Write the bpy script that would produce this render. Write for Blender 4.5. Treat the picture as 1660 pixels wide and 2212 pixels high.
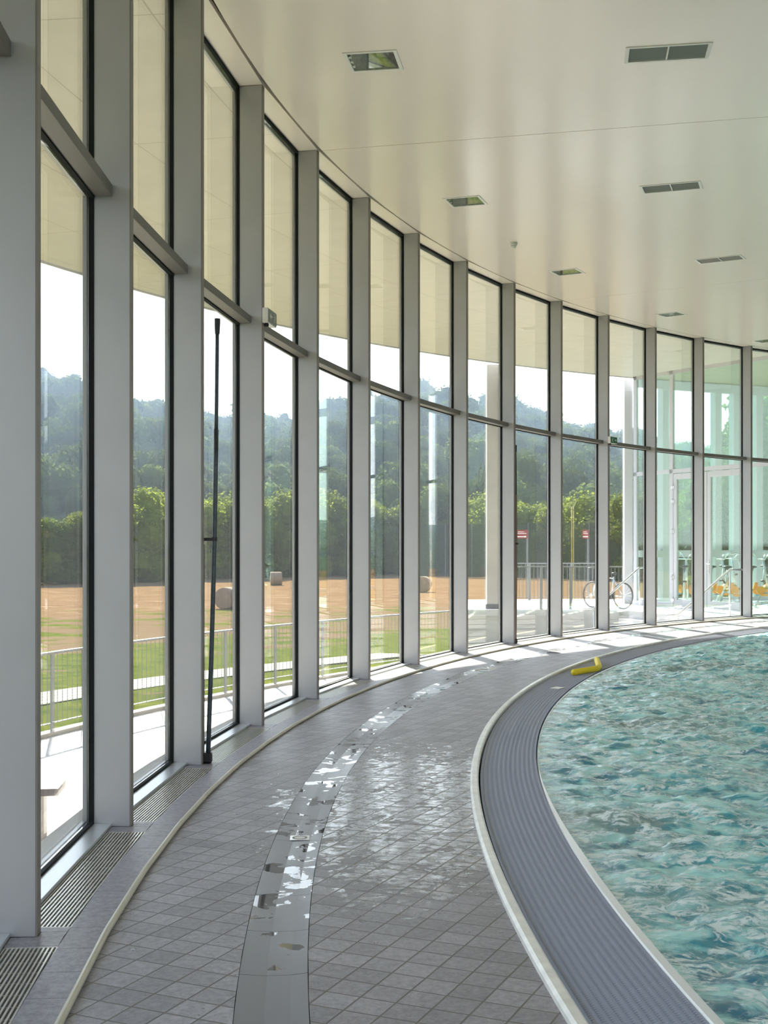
import bpy, math, random
from math import sin, cos, pi, atan2, sqrt, radians
from mathutils import Vector, noise, Matrix
random.seed(7)
S = bpy.context.scene
for o in list(bpy.data.objects): bpy.data.objects.remove(o)
COL = S.collection

# ------------------------------------------------------------ camera, light, exposure
F = 2680.0; YH = 1182.5; HC = 1.5
cam = bpy.data.cameras.new('camera'); co = bpy.data.objects.new('camera', cam); COL.objects.link(co)
cam.sensor_fit = 'VERTICAL'; cam.sensor_height = 36; cam.lens = F / 2212 * 36
cam.shift_y = (YH - 1106) / 2212; cam.clip_end = 3000; cam.clip_start = 0.05
co.location = (0, 0, HC); co.rotation_euler = (pi / 2, 0, 0); S.camera = co

SUN_EL = radians(31.5); SUN_AZ = Vector((-0.232, 1)).normalized()
sd = bpy.data.lights.new('sun', 'SUN'); sd.energy = 26.0; sd.angle = radians(0.6); sd.color = (1.0, 0.93, 0.82)
so = bpy.data.objects.new('sun', sd); COL.objects.link(so)
tosun = Vector((SUN_AZ.x * cos(SUN_EL), SUN_AZ.y * cos(SUN_EL), sin(SUN_EL)))
so.rotation_euler = tosun.to_track_quat('Z', 'Y').to_euler()

SKY_LOW = (0.92, 0.955, 1.0); SKY_HIGH = (0.30, 0.50, 0.95)
SKY_STR = 2.7
w = bpy.data.worlds.new('sky'); S.world = w; w.use_nodes = True
nt = w.node_tree; nt.nodes.clear()
def wn(t): return nt.nodes.new(t)
out = wn('ShaderNodeOutputWorld'); bg = wn('ShaderNodeBackground'); tc = wn('ShaderNodeTexCoord'); sx = wn('ShaderNodeSeparateXYZ')
nt.links.new(tc.outputs['Generated'], sx.inputs[0])
rp = wn('ShaderNodeValToRGB'); rp.color_ramp.elements[0].position = 0.004; rp.color_ramp.elements[0].color = (*SKY_LOW, 1)
rp.color_ramp.elements[1].position = 0.75; rp.color_ramp.elements[1].color = (*SKY_HIGH, 1)
e = rp.color_ramp.elements.new(0.0); e.color = (0.10, 0.105, 0.08, 1)
e = rp.color_ramp.elements.new(0.3); e.color = (0.80, 0.88, 1.0, 1)
nt.links.new(sx.outputs[2], rp.inputs[0])
dt = wn('ShaderNodeVectorMath'); dt.operation = 'DOT_PRODUCT'; dt.inputs[1].default_value = tuple(tosun)
nt.links.new(tc.outputs['Generated'], dt.inputs[0])
mr = wn('ShaderNodeMapRange'); mr.inputs[1].default_value = 0.2; mr.inputs[2].default_value = 1.0
mr.inputs[3].default_value = SKY_STR * 0.62; mr.inputs[4].default_value = SKY_STR * 1.25
nt.links.new(dt.outputs['Value'], mr.inputs[0]); nt.links.new(mr.outputs[0], bg.inputs[1])
nt.links.new(rp.outputs[0], bg.inputs[0]); nt.links.new(bg.outputs[0], out.inputs[0])

S.view_settings.view_transform = 'Standard'; S.view_settings.look = 'None'
S.view_settings.gamma = 1; S.view_settings.exposure = 0.50; S.view_settings.use_curve_mapping = False
try:
    S.cycles.max_bounces = 10; S.cycles.transparent_max_bounces = 24; S.cycles.diffuse_bounces = 5
    S.cycles.sample_clamp_indirect = 6
except Exception: pass

# ------------------------------------------------------------ helpers
def tag(o, label=None, cat=None, group=None, kind=None):
    if label: o['label'] = label
    if cat: o['category'] = cat
    if group: o['group'] = group
    if kind: o['kind'] = kind
    return o
def empty(name, loc=(0, 0, 0), rz=0):
    o = bpy.data.objects.new(name, None); COL.objects.link(o); o.location = loc; o.rotation_euler = (0, 0, rz)
    o.empty_display_size = 0.1
    return o
def ev(z, x, y): return z(x, y) if callable(z) else z
class MB:
    def __init__(s): s.v = []; s.f = []
    def add(s, vs, fs):
        b = len(s.v); s.v += [tuple(v) for v in vs]; s.f += [tuple(i + b for i in f) for f in fs]; return s
    def prism(s, poly, z0, z1):
        n = len(poly)
        vs = [(x, y, ev(z0, x, y)) for x, y in poly] + [(x, y, ev(z1, x, y)) for x, y in poly]
        ar = sum(poly[i][0] * poly[(i + 1) % n][1] - poly[(i + 1) % n][0] * poly[i][1] for i in range(n))
        fs = [tuple(range(n - 1, -1, -1)), tuple(range(n, 2 * n))] + [(i, (i + 1) % n, n + (i + 1) % n, n + i) for i in range(n)]
        if ar < 0: fs = [tuple(reversed(f)) for f in fs]
        return s.add(vs, fs)
    def box(s, x0, x1, y0, y1, z0, z1): return s.prism([(x0, y0), (x1, y0), (x1, y1), (x0, y1)], z0, z1)
    def tube(s, pts, r, n=8, cap=True):
        pts = [Vector(p) for p in pts]; rs = r if isinstance(r, (list, tuple)) else [r] * len(pts)
        vs = []; fs = []; up = None
        for i, p in enumerate(pts):
            d = (pts[min(i + 1, len(pts) - 1)] - pts[max(i - 1, 0)])
            d = d.normalized() if d.length > 1e-9 else Vector((0, 0, 1))
            if up is None: up = Vector((0, 0, 1)) if abs(d.z) < 0.95 else Vector((1, 0, 0))
            a = d.cross(up).normalized(); b = a.cross(d).normalized(); up = b
            for k in range(n):
                t = 2 * pi * k / n; vs.append(p + (a * cos(t) + b * sin(t)) * rs[i])
        for i in range(len(pts) - 1):
            for k in range(n):
                k2 = (k + 1) % n; fs.append((i * n + k, (i + 1) * n + k, (i + 1) * n + k2, i * n + k2))
        if cap: fs.append(tuple(range(n))); fs.append(tuple(reversed(range((len(pts) - 1) * n, len(pts) * n))))
        return s.add(vs, fs)
    def beam(s, p, q, wd, ht):   # rectangular bar from p to q
        p = Vector(p); q = Vector(q); d = (q - p).normalized(); up = Vector((0, 0, 1)) if abs(d.z) < .98 else Vector((1, 0, 0))
        a = d.cross(up).normalized() * wd / 2; b = a.cross(d).normalized() * ht / 2
        vs = [p - a - b, p + a - b, p + a + b, p - a + b, q - a - b, q + a - b, q + a + b, q - a + b]
        return s.add(vs, [(0, 1, 2, 3), (7, 6, 5, 4), (0, 4, 5, 1), (1, 5, 6, 2), (2, 6, 7, 3), (3, 7, 4, 0)])
    def lathe(s, prof, c=(0, 0, 0), n=20):
        vs = []; fs = []
        for (r, z) in prof:
            for k in range(n): t = 2 * pi * k / n; vs.append((c[0] + r * cos(t), c[1] + r * sin(t), c[2] + z))
        for i in range(len(prof) - 1):
            for k in range(n):
                k2 = (k + 1) % n; fs.append((i * n + k, i * n + k2, (i + 1) * n + k2, (i + 1) * n + k))
        fs.append(tuple(reversed(range(n)))); fs.append(tuple(range((len(prof) - 1) * n, len(prof) * n)))
        return s.add(vs, fs)
    def grid(s, rows):           # rows of equal-length vertex lists
        m = len(rows[0]); vs = [v for r in rows for v in r]
        fs = [(i * m + j, i * m + j + 1, (i + 1) * m + j + 1, (i + 1) * m + j) for i in range(len(rows) - 1) for j in range(m - 1)]
        return s.add(vs, fs)
    def build(s, name, mat, parent=None, smooth=False, bevel=0, kind=None, origin=None):
        me = bpy.data.meshes.new(name); vs = s.v
        if origin: vs = [(x - origin[0], y - origin[1], z - origin[2]) for x, y, z in vs]
        me.from_pydata(vs, [], s.f)
        for m in (mat if isinstance(mat, (list, tuple)) else [mat]): me.materials.append(m)
        me.update()
        if smooth: me.polygons.foreach_set('use_smooth', [True] * len(me.polygons))
        o = bpy.data.objects.new(name, me); COL.objects.link(o)
        if origin: o.location = origin
        if parent: o.parent = parent
        if bevel:
            b = o.modifiers.new('bevel', 'BEVEL'); b.width = bevel; b.segments = 2; b.limit_method = 'ANGLE'
        if kind: o['kind'] = kind
        return o
def copy_tree(o, parent=None):
    c = o.copy(); COL.objects.link(c)
    if parent: c.parent = parent
    for ch in list(o.children): copy_tree(ch, c)
    return c

# ------------------------------------------------------------ materials
def mat(name, col, rough=0.5, metal=0.0, spec=0.5, noise_s=0, noise_a=0.0, bump=0, bump_s=50, trans=0, coat=0, rand=0, emit=0):
    m = bpy.data.materials.new(name); m.use_nodes = True; n = m.node_tree; p = n.nodes['Principled BSDF']
    p.inputs['Base Color'].default_value = (*col, 1); p.inputs['Roughness'].default_value = rough
    p.inputs['Metallic'].default_value = metal; p.inputs['Specular IOR Level'].default_value = spec
    if coat: p.inputs['Coat Weight'].default_value = coat; p.inputs['Coat Roughness'].default_value = 0.08
    if emit: p.inputs['Emission Color'].default_value = (*col, 1); p.inputs['Emission Strength'].default_value = emit
    L = n.links.new; N = n.nodes.new
    last = None
    if noise_a:
        t = N('ShaderNodeTexCoord'); q = N('ShaderNodeTexNoise'); q.inputs['Scale'].default_value = noise_s; q.inputs['Detail'].default_value = 6
        L(t.outputs['Object'], q.inputs['Vector']); r = N('ShaderNodeMapRange'); r.inputs[1].default_value = .3; r.inputs[2].default_value = .7
        r.inputs[3].default_value = 1 - noise_a; r.inputs[4].default_value = 1 + noise_a
        L(q.outputs[0], r.inputs[0]); mx = N('ShaderNodeMix'); mx.data_type = 'RGBA'; mx.blend_type = 'MULTIPLY'
        mx.inputs[0].default_value = 1; mx.inputs[6].default_value = (*col, 1); L(r.outputs[0], mx.inputs[7]); L(mx.outputs[2], p.inputs['Base Color']); last = mx.outputs[2]
    if rand:
        oi = N('ShaderNodeObjectInfo'); r = N('ShaderNodeMapRange'); r.inputs[3].default_value = 1 - rand; r.inputs[4].default_value = 1 + rand
        L(oi.outputs['Random'], r.inputs[0]); mx = N('ShaderNodeMix'); mx.data_type = 'RGBA'; mx.blend_type = 'MULTIPLY'; mx.inputs[0].default_value = 1
        if last: L(last, mx.inputs[6])
        else: mx.inputs[6].default_value = (*col, 1)
        L(r.outputs[0], mx.inputs[7]); L(mx.outputs[2], p.inputs['Base Color']); last = mx.outputs[2]
    if bump:
        t = N('ShaderNodeTexCoord'); q = N('ShaderNodeTexNoise'); q.inputs['Scale'].default_value = bump_s; q.inputs['Detail'].default_value = 5
        L(t.outputs['Object'], q.inputs['Vector']); b = N('ShaderNodeBump'); b.inputs['Strength'].default_value = bump; b.inputs['Distance'].default_value = 0.01
        L(q.outputs[0], b.inputs['Height']); L(b.outputs[0], p.inputs['Normal'])
    if trans:                     # leaf translucency
        tr = N('ShaderNodeBsdfTranslucent'); ms = N('ShaderNodeMixShader'); ms.inputs[0].default_value = trans
        if last: L(last, tr.inputs[0])
        else: tr.inputs[0].default_value = (*col, 1)
        L(p.outputs[0], ms.inputs[1]); L(tr.outputs[0], ms.inputs[2]); L(ms.outputs[0], n.nodes['Material Output'].inputs[0])
    return m
def glass_mat(name, tint, refl=1.0):
    m = bpy.data.materials.new(name); m.use_nodes = True; n = m.node_tree; n.nodes.clear(); L = n.links.new; N = n.nodes.new
    o = N('ShaderNodeOutputMaterial'); t = N('ShaderNodeBsdfTransparent'); t.inputs[0].default_value = (*tint, 1)
    g = N('ShaderNodeBsdfGlossy'); g.inputs['Roughness'].default_value = 0.0; g.inputs[0].default_value = (1, 1, 1, 1)
    f = N('ShaderNodeFresnel'); f.inputs[0].default_value = 1.5
    mu = N('ShaderNodeMath'); mu.operation = 'MULTIPLY'; mu.inputs[1].default_value = refl; mu.use_clamp = True
    ms = N('ShaderNodeMixShader'); L(f.outputs[0], mu.inputs[0]); L(mu.outputs[0], ms.inputs[0]); L(t.outputs[0], ms.inputs[1]); L(g.outputs[0], ms.inputs[2]); L(ms.outputs[0], o.inputs[0])
    return m
M = {}
M['alu'] = mat('satin_aluminium', (0.42, 0.422, 0.44), 0.38, 0.35, 0.5, 3, 0.03)
M['alu_edge'] = mat('brownish_aluminium', (0.22, 0.195, 0.18), 0.45, 0.2)  # front face of the mullions, browner and darker than their sides
M['gasket'] = mat('black_gasket', (0.010, 0.012, 0.013), 0.75, 0, 0.15)
M['glass'] = glass_mat('clear_glass', (0.955, 0.975, 0.968), 0.42)
M['glass_green'] = glass_mat('green_glass', (0.86, 0.955, 0.905), 0.14)
M['white_frame'] = mat('white_frame', (0.50, 0.50, 0.53), 0.4)
M['grille'] = mat('grille_metal', (0.62, 0.60, 0.56), 0.35, 0.5)
M['dark'] = mat('trench_black', (0.02, 0.02, 0.02), 0.8)
M['hose'] = mat('beige_hose', (0.52, 0.49, 0.38), 0.35, 0, 0.5, 6, 0.08)
M['rim'] = mat('white_rim', (0.80, 0.79, 0.74), 0.3, 0, 0.6, 14, 0.12)
M['grating'] = mat('grating_plastic', (0.34, 0.37, 0.47), 0.22, 0, 0.9)
M['lip'] = mat('white_lip', (0.82, 0.84, 0.86), 0.25, 0, 0.6)
M['noodle'] = mat('yellow_foam', (0.85, 0.66, 0.02), 0.6)
M['pole'] = mat('dark_pole', (0.05, 0.065, 0.075), 0.35, 0.3, 0.5, 30, 0.3)
M['black'] = mat('black_plastic', (0.01, 0.01, 0.012), 0.4)
M['brownpole'] = mat('brown_pole', (0.22, 0.16, 0.13), 0.4, 0.3)
M['white'] = mat('white_plastic', (0.72, 0.70, 0.67), 0.4)
M['concrete'] = mat('pale_concrete', (0.50, 0.47, 0.43), 0.8, 0, 0.3, 1.5, 0.1)
M['white_wall'] = mat('white_render', (0.60, 0.60, 0.61), 0.75, 0, 0.3)
M['hall_wall'] = mat('hall_wall', (0.45, 0.42, 0.38), 0.7)
M['galv'] = mat('galvanised_steel', (0.20, 0.21, 0.215), 0.6, 0.2)
M['steel'] = mat('stainless_steel', (0.72, 0.73, 0.74), 0.22, 0.9)
M['reflector'] = mat('mirror_reflector', (0.85, 0.85, 0.82), 0.08, 1.0)
M['led'] = mat('lamp_board', (0.42, 0.42, 0.38), 0.5, 0, 0.5, 40, 0.3)
M['slat'] = mat('vent_slat', (0.36, 0.35, 0.32), 0.4, 0.3)
M['green_sign'] = mat('green_sign', (0.0, 0.13, 0.06), 0.4)
M['grey_sign'] = mat('grey_green_sign', (0.22, 0.25, 0.20), 0.4)
M['sign_white'] = mat('sign_white', (0.8, 0.82, 0.78), 0.5)
M['red_sign'] = mat('red_sign', (0.22, 0.008, 0.015), 0.5)
M['orange'] = mat('orange_plastic', (0.85, 0.33, 0.01), 0.4)
M['blue'] = mat('blue_plastic', (0.08, 0.30, 0.60), 0.4)
M['tyre'] = mat('tyre', (0.03, 0.03, 0.03), 0.7)
M['yellow'] = mat('yellow_paint', (0.40, 0.29, 0.03), 0.5)
M['bark'] = mat('bark', (0.10, 0.075, 0.05), 0.9)
M['hay'] = mat('hay', (0.26, 0.175, 0.11), 0.9, 0, 0.1, 3, 0.25, 0.8, 20)
M['stone'] = mat('stone_base', (0.10, 0.10, 0.11), 0.8)
M['wood'] = mat('bench_wood', (0.12, 0.095, 0.09), 0.6, 0, 0.4, 8, 0.2)
M['leaf_a'] = mat('leaf_bright', (0.15, 0.185, 0.025), 0.8, 0, 0.03, 1.2, 0.35, trans=0.55, rand=0.3)
M['leaf_b'] = mat('leaf_dark', (0.08, 0.12, 0.018), 0.8, 0, 0.03, 1.2, 0.35, trans=0.5, rand=0.3)
M['leaf_hill'] = mat('leaf_hill', (0.075, 0.10, 0.028), 0.9, 0, 0.0, 0.5, 0.4, trans=0.4, rand=0.45)
M['conifer'] = mat('conifer', (0.02, 0.038, 0.02), 0.8, 0, 0.1, 0.5, 0.3, rand=0.3)

def ceiling_mat():
    m = mat('lacquered_ceiling', (0.86, 0.75, 0.69), 0.22, 0, 0.5)
    n = m.node_tree; L = n.links.new; N = n.nodes.new; p = n.nodes['Principled BSDF']
    t = N('ShaderNodeTexCoord'); q = N('ShaderNodeTexNoise'); q.inputs['Scale'].default_value = 1.3; q.inputs['Detail'].default_value = 1
    L(t.outputs['Object'], q.inputs['Vector']); b = N('ShaderNodeBump'); b.inputs['Strength'].default_value = 0.12; b.inputs['Distance'].default_value = 0.02
    L(q.outputs[0], b.inputs['Height']); L(b.outputs[0], p.inputs['Normal'])
    return m
M['ceiling'] = ceiling_mat()
M['ceiling_gap'] = mat('ceiling_shadow_gap', (0.015, 0.013, 0.012), 0.6)

def node_wrap(m):
    n = m.node_tree
    def N(t): return n.nodes.new(t)
    def L(a, b): n.links.new(a, b)
    def math_(op, a, b=None, c=None, clamp=False):
        q = N('ShaderNodeMath'); q.operation = op; q.use_clamp = clamp
        for i, v in enumerate((a, b, c)):
            if v is None: continue
            if isinstance(v, (int, float)): q.inputs[i].default_value = v
            else: L(v, q.inputs[i])
        return q.outputs[0]
    def noise_(vec, s, d=4, r=0.5, dist=0):
        q = N('ShaderNodeTexNoise'); q.inputs['Scale'].default_value = s; q.inputs['Detail'].default_value = d; q.inputs['Roughness'].default_value = r
        q.inputs['Distortion'].default_value = dist; L(vec, q.inputs['Vector']); return q.outputs[0]
    def rng(v, a, b, c=0.0, d=1.0, smooth=False):
        q = N('ShaderNodeMapRange'); q.interpolation_type = 'SMOOTHSTEP' if smooth else 'LINEAR'
        L(v, q.inputs[0]); q.inputs[1].default_value = a; q.inputs[2].default_value = b; q.inputs[3].default_value = c; q.inputs[4].default_value = d; return q.outputs[0]
    def mixc(f, a, b, mode='MIX'):
        q = N('ShaderNodeMix'); q.data_type = 'RGBA'; q.blend_type = mode
        for i, v in ((0, f), (6, a), (7, b)):
            if isinstance(v, tuple): q.inputs[i].default_value = (*v, 1)
            elif isinstance(v, (int, float)): q.inputs[i].default_value = v
            else: L(v, q.inputs[i])
        return q.outputs[2]
    return N, L, math_, noise_, rng, mixc

TILE = 0.129; TANG = radians(65.7)
def wet_mask(N, L, math_, noise_, rng, pos, sx_, cx_, cy_, rx, ry, thr):
    # puddle pattern: strongest around (cx_, cy_), fading outwards
    dx = math_('DIVIDE', math_('SUBTRACT', sx_[0], cx_), rx); dy = math_('DIVIDE', math_('SUBTRACT', sx_[1], cy_), ry)
    d = math_('SQRT', math_('ADD', math_('MULTIPLY', dx, dx), math_('MULTIPLY', dy, dy)))
    bias = rng(d, 0.25, 1.25, 0.16, -0.16, True)
    n = math_('ADD', math_('MULTIPLY', noise_(pos, 4.0, 7, 0.7, 0.8), 0.6), math_('MULTIPLY', noise_(pos, 17, 5, 0.7, 0.5), 0.42))
    return rng(math_('ADD', n, bias), thr, thr + 0.035, 0, 1, True)
def tile_mat():
    m = mat('deck_tiles', (0.2, 0.2, 0.21), 0.5); N, L, math_, noise_, rng, mixc = node_wrap(m); p = m.node_tree.nodes['Principled BSDF']
    g = N('ShaderNodeNewGeometry'); pos = g.outputs['Position']; s = N('ShaderNodeSeparateXYZ'); L(pos, s.inputs[0])
    X, Y = s.outputs[0], s.outputs[1]; ca, sa = cos(TANG), sin(TANG)
    x0, y0 = 0.158, 4.032
    Xs = math_('SUBTRACT', X, x0); Ys = math_('SUBTRACT', Y, y0)
    u = math_('ADD', math_('MULTIPLY', Xs, ca), math_('MULTIPLY', Ys, sa)); v = math_('SUBTRACT', math_('MULTIPLY', Ys, ca), math_('MULTIPLY', Xs, sa))
    u = math_('DIVIDE', u, TILE); v = math_('DIVIDE', v, TILE)
    du = math_('ABSOLUTE', math_('SUBTRACT', math_('FRACT', math_('ADD', u, 0.5)), 0.5)); dv = math_('ABSOLUTE', math_('SUBTRACT', math_('FRACT', math_('ADD', v, 0.5)), 0.5))
    dmin = math_('MINIMUM', du, dv); grout = rng(dmin, 0.018, 0.034, 1, 0, True)
    cid = N('ShaderNodeCombineXYZ'); L(math_('FLOOR', u), cid.inputs[0]); L(math_('FLOOR', v), cid.inputs[1])
    wn_ = N('ShaderNodeTexWhiteNoise'); L(cid.outputs[0], wn_.inputs[0])
    mott = noise_(pos, 34, 9, 0.82); big = noise_(pos, 3.0, 3)
    shade = math_('MULTIPLY', rng(wn_.outputs[0], 0, 1, 0.82, 1.15), math_('MULTIPLY', rng(mott, 0.34, 0.66, 0.62, 1.55), rng(big, .3, .7, 0.9, 1.1)))
    base = mixc(1.0, (0.28, 0.27, 0.30), shade, 'MULTIPLY')
    base = mixc(grout, base, (0.13, 0.115, 0.10))
    wet = wet_mask(N, L, math_, noise_, rng, pos, (X, Y), 0.22, 7.3, 1.35, 3.4, 0.585)
    drops = rng(noise_(pos, 9, 5, .7), 0.66, 0.69)
    wet = math_('MAXIMUM', wet, drops)
    wet = math_('MULTIPLY', wet, math_('SUBTRACT', 1.0, math_('MULTIPLY', grout, 0.9)))
    base = mixc(wet, base, mixc(1.0, base, (0.7, 0.7, 0.7), 'MULTIPLY'))
    L(base, p.inputs['Base Color'])
    rg = rng(mott, .3, .7, 0.36, 0.52)
    wr = rng(noise_(pos, 15, 5, .7), .36, .6, 0.03, 0.34)
    L(math_('ADD', math_('MULTIPLY', rg, math_('SUBTRACT', 1.0, wet)), math_('MULTIPLY', wet, wr)), p.inputs['Roughness'])
    L(rng(wet, 0, 1, 0.5, 0.9), p.inputs['Specular IOR Level'])
    h = math_('SUBTRACT', math_('ADD', math_('MULTIPLY', mott, math_('SUBTRACT', 0.25, math_('MULTIPLY', wet, 0.12))), math_('MULTIPLY', noise_(pos, 7, 3), math_('MULTIPLY', wet, 1.5))), grout)
    b = N('ShaderNodeBump'); b.inputs['Strength'].default_value = 0.6; b.inputs['Distance'].default_value = 0.004; L(h, b.inputs['Height']); L(b.outputs[0], p.inputs['Normal'])
    return m
M['tile'] = tile_mat()
def border_mat():
    m = mat('border_tiles', (0.2, 0.2, 0.21), 0.45); N, L, math_, noise_, rng, mixc = node_wrap(m); p = m.node_tree.nodes['Principled BSDF']
    g = N('ShaderNodeNewGeometry'); pos = g.outputs['Position']; mott = noise_(pos, 30, 9, 0.8)
    L(mixc(1.0, (0.28, 0.27, 0.305), rng(mott, 0.34, 0.68, 0.66, 1.5), 'MULTIPLY'), p.inputs['Base Color'])
    return m
M['border'] = border_mat()
def drain_mat():
    m = mat('smooth_channel', (0.2, 0.2, 0.21), 0.3); N, L, math_, noise_, rng, mixc = node_wrap(m); p = m.node_tree.nodes['Principled BSDF']
    g = N('ShaderNodeNewGeometry'); pos = g.outputs['Position']; s = N('ShaderNodeSeparateXYZ'); L(pos, s.inputs[0])
    n = noise_(pos, 6.5, 5, 0.55, 0.4); band = rng(s.outputs[1], 3.9, 5.4, -0.12, 0.045, True)
    n2 = math_('ADD', n, band); wet = rng(n2, 0.60, 0.615)
    L(mixc(wet, mixc(noise_(pos, 2, 3), (0.18, 0.18, 0.205), (0.22, 0.22, 0.25)), (0.13, 0.125, 0.13)), p.inputs['Base Color'])
    L(rng(wet, 0, 1, 0.30, 0.015), p.inputs['Roughness']); L(rng(wet, 0, 1, 0.45, 0.95), p.inputs['Specular IOR Level'])
    return m
M['channel'] = drain_mat()

def water_mat():
    m = mat('pool_water', (0.1, 0.5, 0.5), 0.06, 0, 0.6); N, L, math_, noise_, rng, mixc = node_wrap(m); p = m.node_tree.nodes['Principled BSDF']
    g = N('ShaderNodeNewGeometry'); pos = g.outputs['Position']; mp = N('ShaderNodeMapping'); mp.inputs['Scale'].default_value = (0.62, 1.0, 1); mp.inputs['Rotation'].default_value = (0, 0, 0.15)
    L(pos, mp.inputs[0]); q = mp.outputs[0]
    big = noise_(q, 1.3, 3, .5, .5); med = noise_(q, 6.5, 5, .62, .8); fin = noise_(q, 19, 6, .65, .9)
    c = mixc(rng(big, .35, .65), (0.005, 0.18, 0.30), (0.04, 0.38, 0.46))
    c = mixc(rng(med, .43, .57), c, (0.42, 0.82, 0.82))
    c = mixc(rng(noise_(pos, 0.8, 2), .52, .64), c, (0.16, 0.30, 0.32))
    foam = math_('MULTIPLY', rng(fin, .45, .55), rng(noise_(q, 4.0, 6, .68, 1.0), .46, .53))
    c = mixc(foam, c, (0.84, 0.98, 1.0))
    L(c, p.inputs['Base Color']); L(rng(foam, 0, 1, 0.05, 0.5), p.inputs['Roughness'])
    p.inputs['IOR'].default_value = 1.5
    b = N('ShaderNodeBump'); b.inputs['Strength'].default_value = 0.55; b.inputs['Distance'].default_value = 0.02
    L(math_('ADD', math_('MULTIPLY', fin, 0.6), math_('MULTIPLY', foam, 0.4)), b.inputs['Height']); L(b.outputs[0], p.inputs['Normal'])
    return m
M['water'] = water_mat()

def ground_mat():
    m = mat('lawn_and_stubble', (0.2, 0.2, 0.1), 1.0, 0, 0.0); N, L, math_, noise_, rng, mixc = node_wrap(m); p = m.node_tree.nodes['Principled BSDF']
    g = N('ShaderNodeNewGeometry'); pos = g.outputs['Position']; s = N('ShaderNodeSeparateXYZ'); L(pos, s.inputs[0])
    d = math_('SQRT', math_('ADD', math_('POWER', math_('SUBTRACT', s.outputs[0], 26.18), 2), math_('POWER', math_('SUBTRACT', s.outputs[1], 6.085), 2)))
    n1 = noise_(pos, 0.35, 5, .6); n2 = noise_(pos, 2.2, 6, .7); n3 = noise_(pos, 12, 5, .7)
    grass = mixc(rng(n2, .35, .65), (0.045, 0.078, 0.008), (0.16, 0.17, 0.025)); grass = mixc(rng(n3, .3, .7), mixc(1.0, grass, (0.55, 0.55, 0.55), 'MULTIPLY'), grass)
    earth = mixc(n3, (0.11, 0.07, 0.038), (0.18, 0.125, 0.07))
    grass = mixc(rng(math_('ADD', n1, rng(d, 37, 56, -0.10, 0.12)), .54, .62), grass, earth)
    mp = N('ShaderNodeMapping'); mp.inputs['Scale'].default_value = (0.12, 1.1, 1); mp.inputs['Rotation'].default_value = (0, 0, 0.06); L(pos, mp.inputs[0])
    row = noise_(mp.outputs[0], 1.6, 5, .65); fine = noise_(pos, 5, 6, .75)
    stub = mixc(rng(row, .36, .64), (0.14, 0.082, 0.036), (0.26, 0.165, 0.088)); stub = mixc(rng(fine, .35, .65), mixc(1.0, stub, (0.6, 0.6, 0.6), 'MULTIPLY'), stub); stub = mixc(rng(noise_(mp.outputs[0], 3.4, 4, .6), .60, .68, 0, .7), stub, (0.50, 0.38, 0.24))
    f = rng(math_('ADD', d, rng(n1, 0, 1, -16, 16)), 74, 84)
    L(mixc(f, grass, stub), p.inputs['Base Color'])
    b = N('ShaderNodeBump'); b.inputs['Strength'].default_value = 0.8; b.inputs['Distance'].default_value = 0.08; L(fine, b.inputs['Height']); L(b.outputs[0], p.inputs['Normal'])
    return m
M['ground'] = ground_mat()
def paving_mat():
    m = mat('pale_paving', (0.62, 0.58, 0.52), 0.8, 0, 0.2); N, L, math_, noise_, rng, mixc = node_wrap(m); p = m.node_tree.nodes['Principled BSDF']
    g = N('ShaderNodeNewGeometry'); br = N('ShaderNodeTexBrick'); br.inputs['Scale'].default_value = 1; br.inputs['Brick Width'].default_value = .3; br.inputs['Row Height'].default_value = .3
    br.offset = 0; br.inputs['Mortar Size'].default_value = .006; br.inputs['Color1'].default_value = (.64, .60, .55, 1); br.inputs['Color2'].default_value = (.58, .55, .50, 1); br.inputs['Mortar'].default_value = (.36, .33, .3, 1)
    mp = N('ShaderNodeMapping'); mp.inputs['Rotation'].default_value = (0, 0, 0.3); L(g.outputs['Position'], mp.inputs[0]); L(mp.outputs[0], br.inputs[0]); L(br.outputs[0], p.inputs['Base Color'])
    return m
M['paving'] = paving_mat()
def stripes_mat():               # path of pale sleepers with grass joints
    m = mat('sleeper_path', (0.6, 0.57, 0.5), 0.85, 0, 0.2); N, L, math_, noise_, rng, mixc = node_wrap(m); p = m.node_tree.nodes['Principled BSDF']
    g = N('ShaderNodeNewGeometry'); s = N('ShaderNodeSeparateXYZ'); L(g.outputs['Position'], s.inputs[0])
    d = math_('SQRT', math_('ADD', math_('POWER', math_('SUBTRACT', s.outputs[0], 26.18), 2), math_('POWER', math_('SUBTRACT', s.outputs[1], 6.085), 2)))
    t = math_('FRACT', math_('DIVIDE', d, 0.42)); j = rng(math_('ABSOLUTE', math_('SUBTRACT', t, 0.5)), .24, .28)
    L(mixc(j, (0.30, 0.28, 0.24), (0.05, 0.07, 0.012)), p.inputs['Base Color']); return m
M['path'] = stripes_mat()
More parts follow.
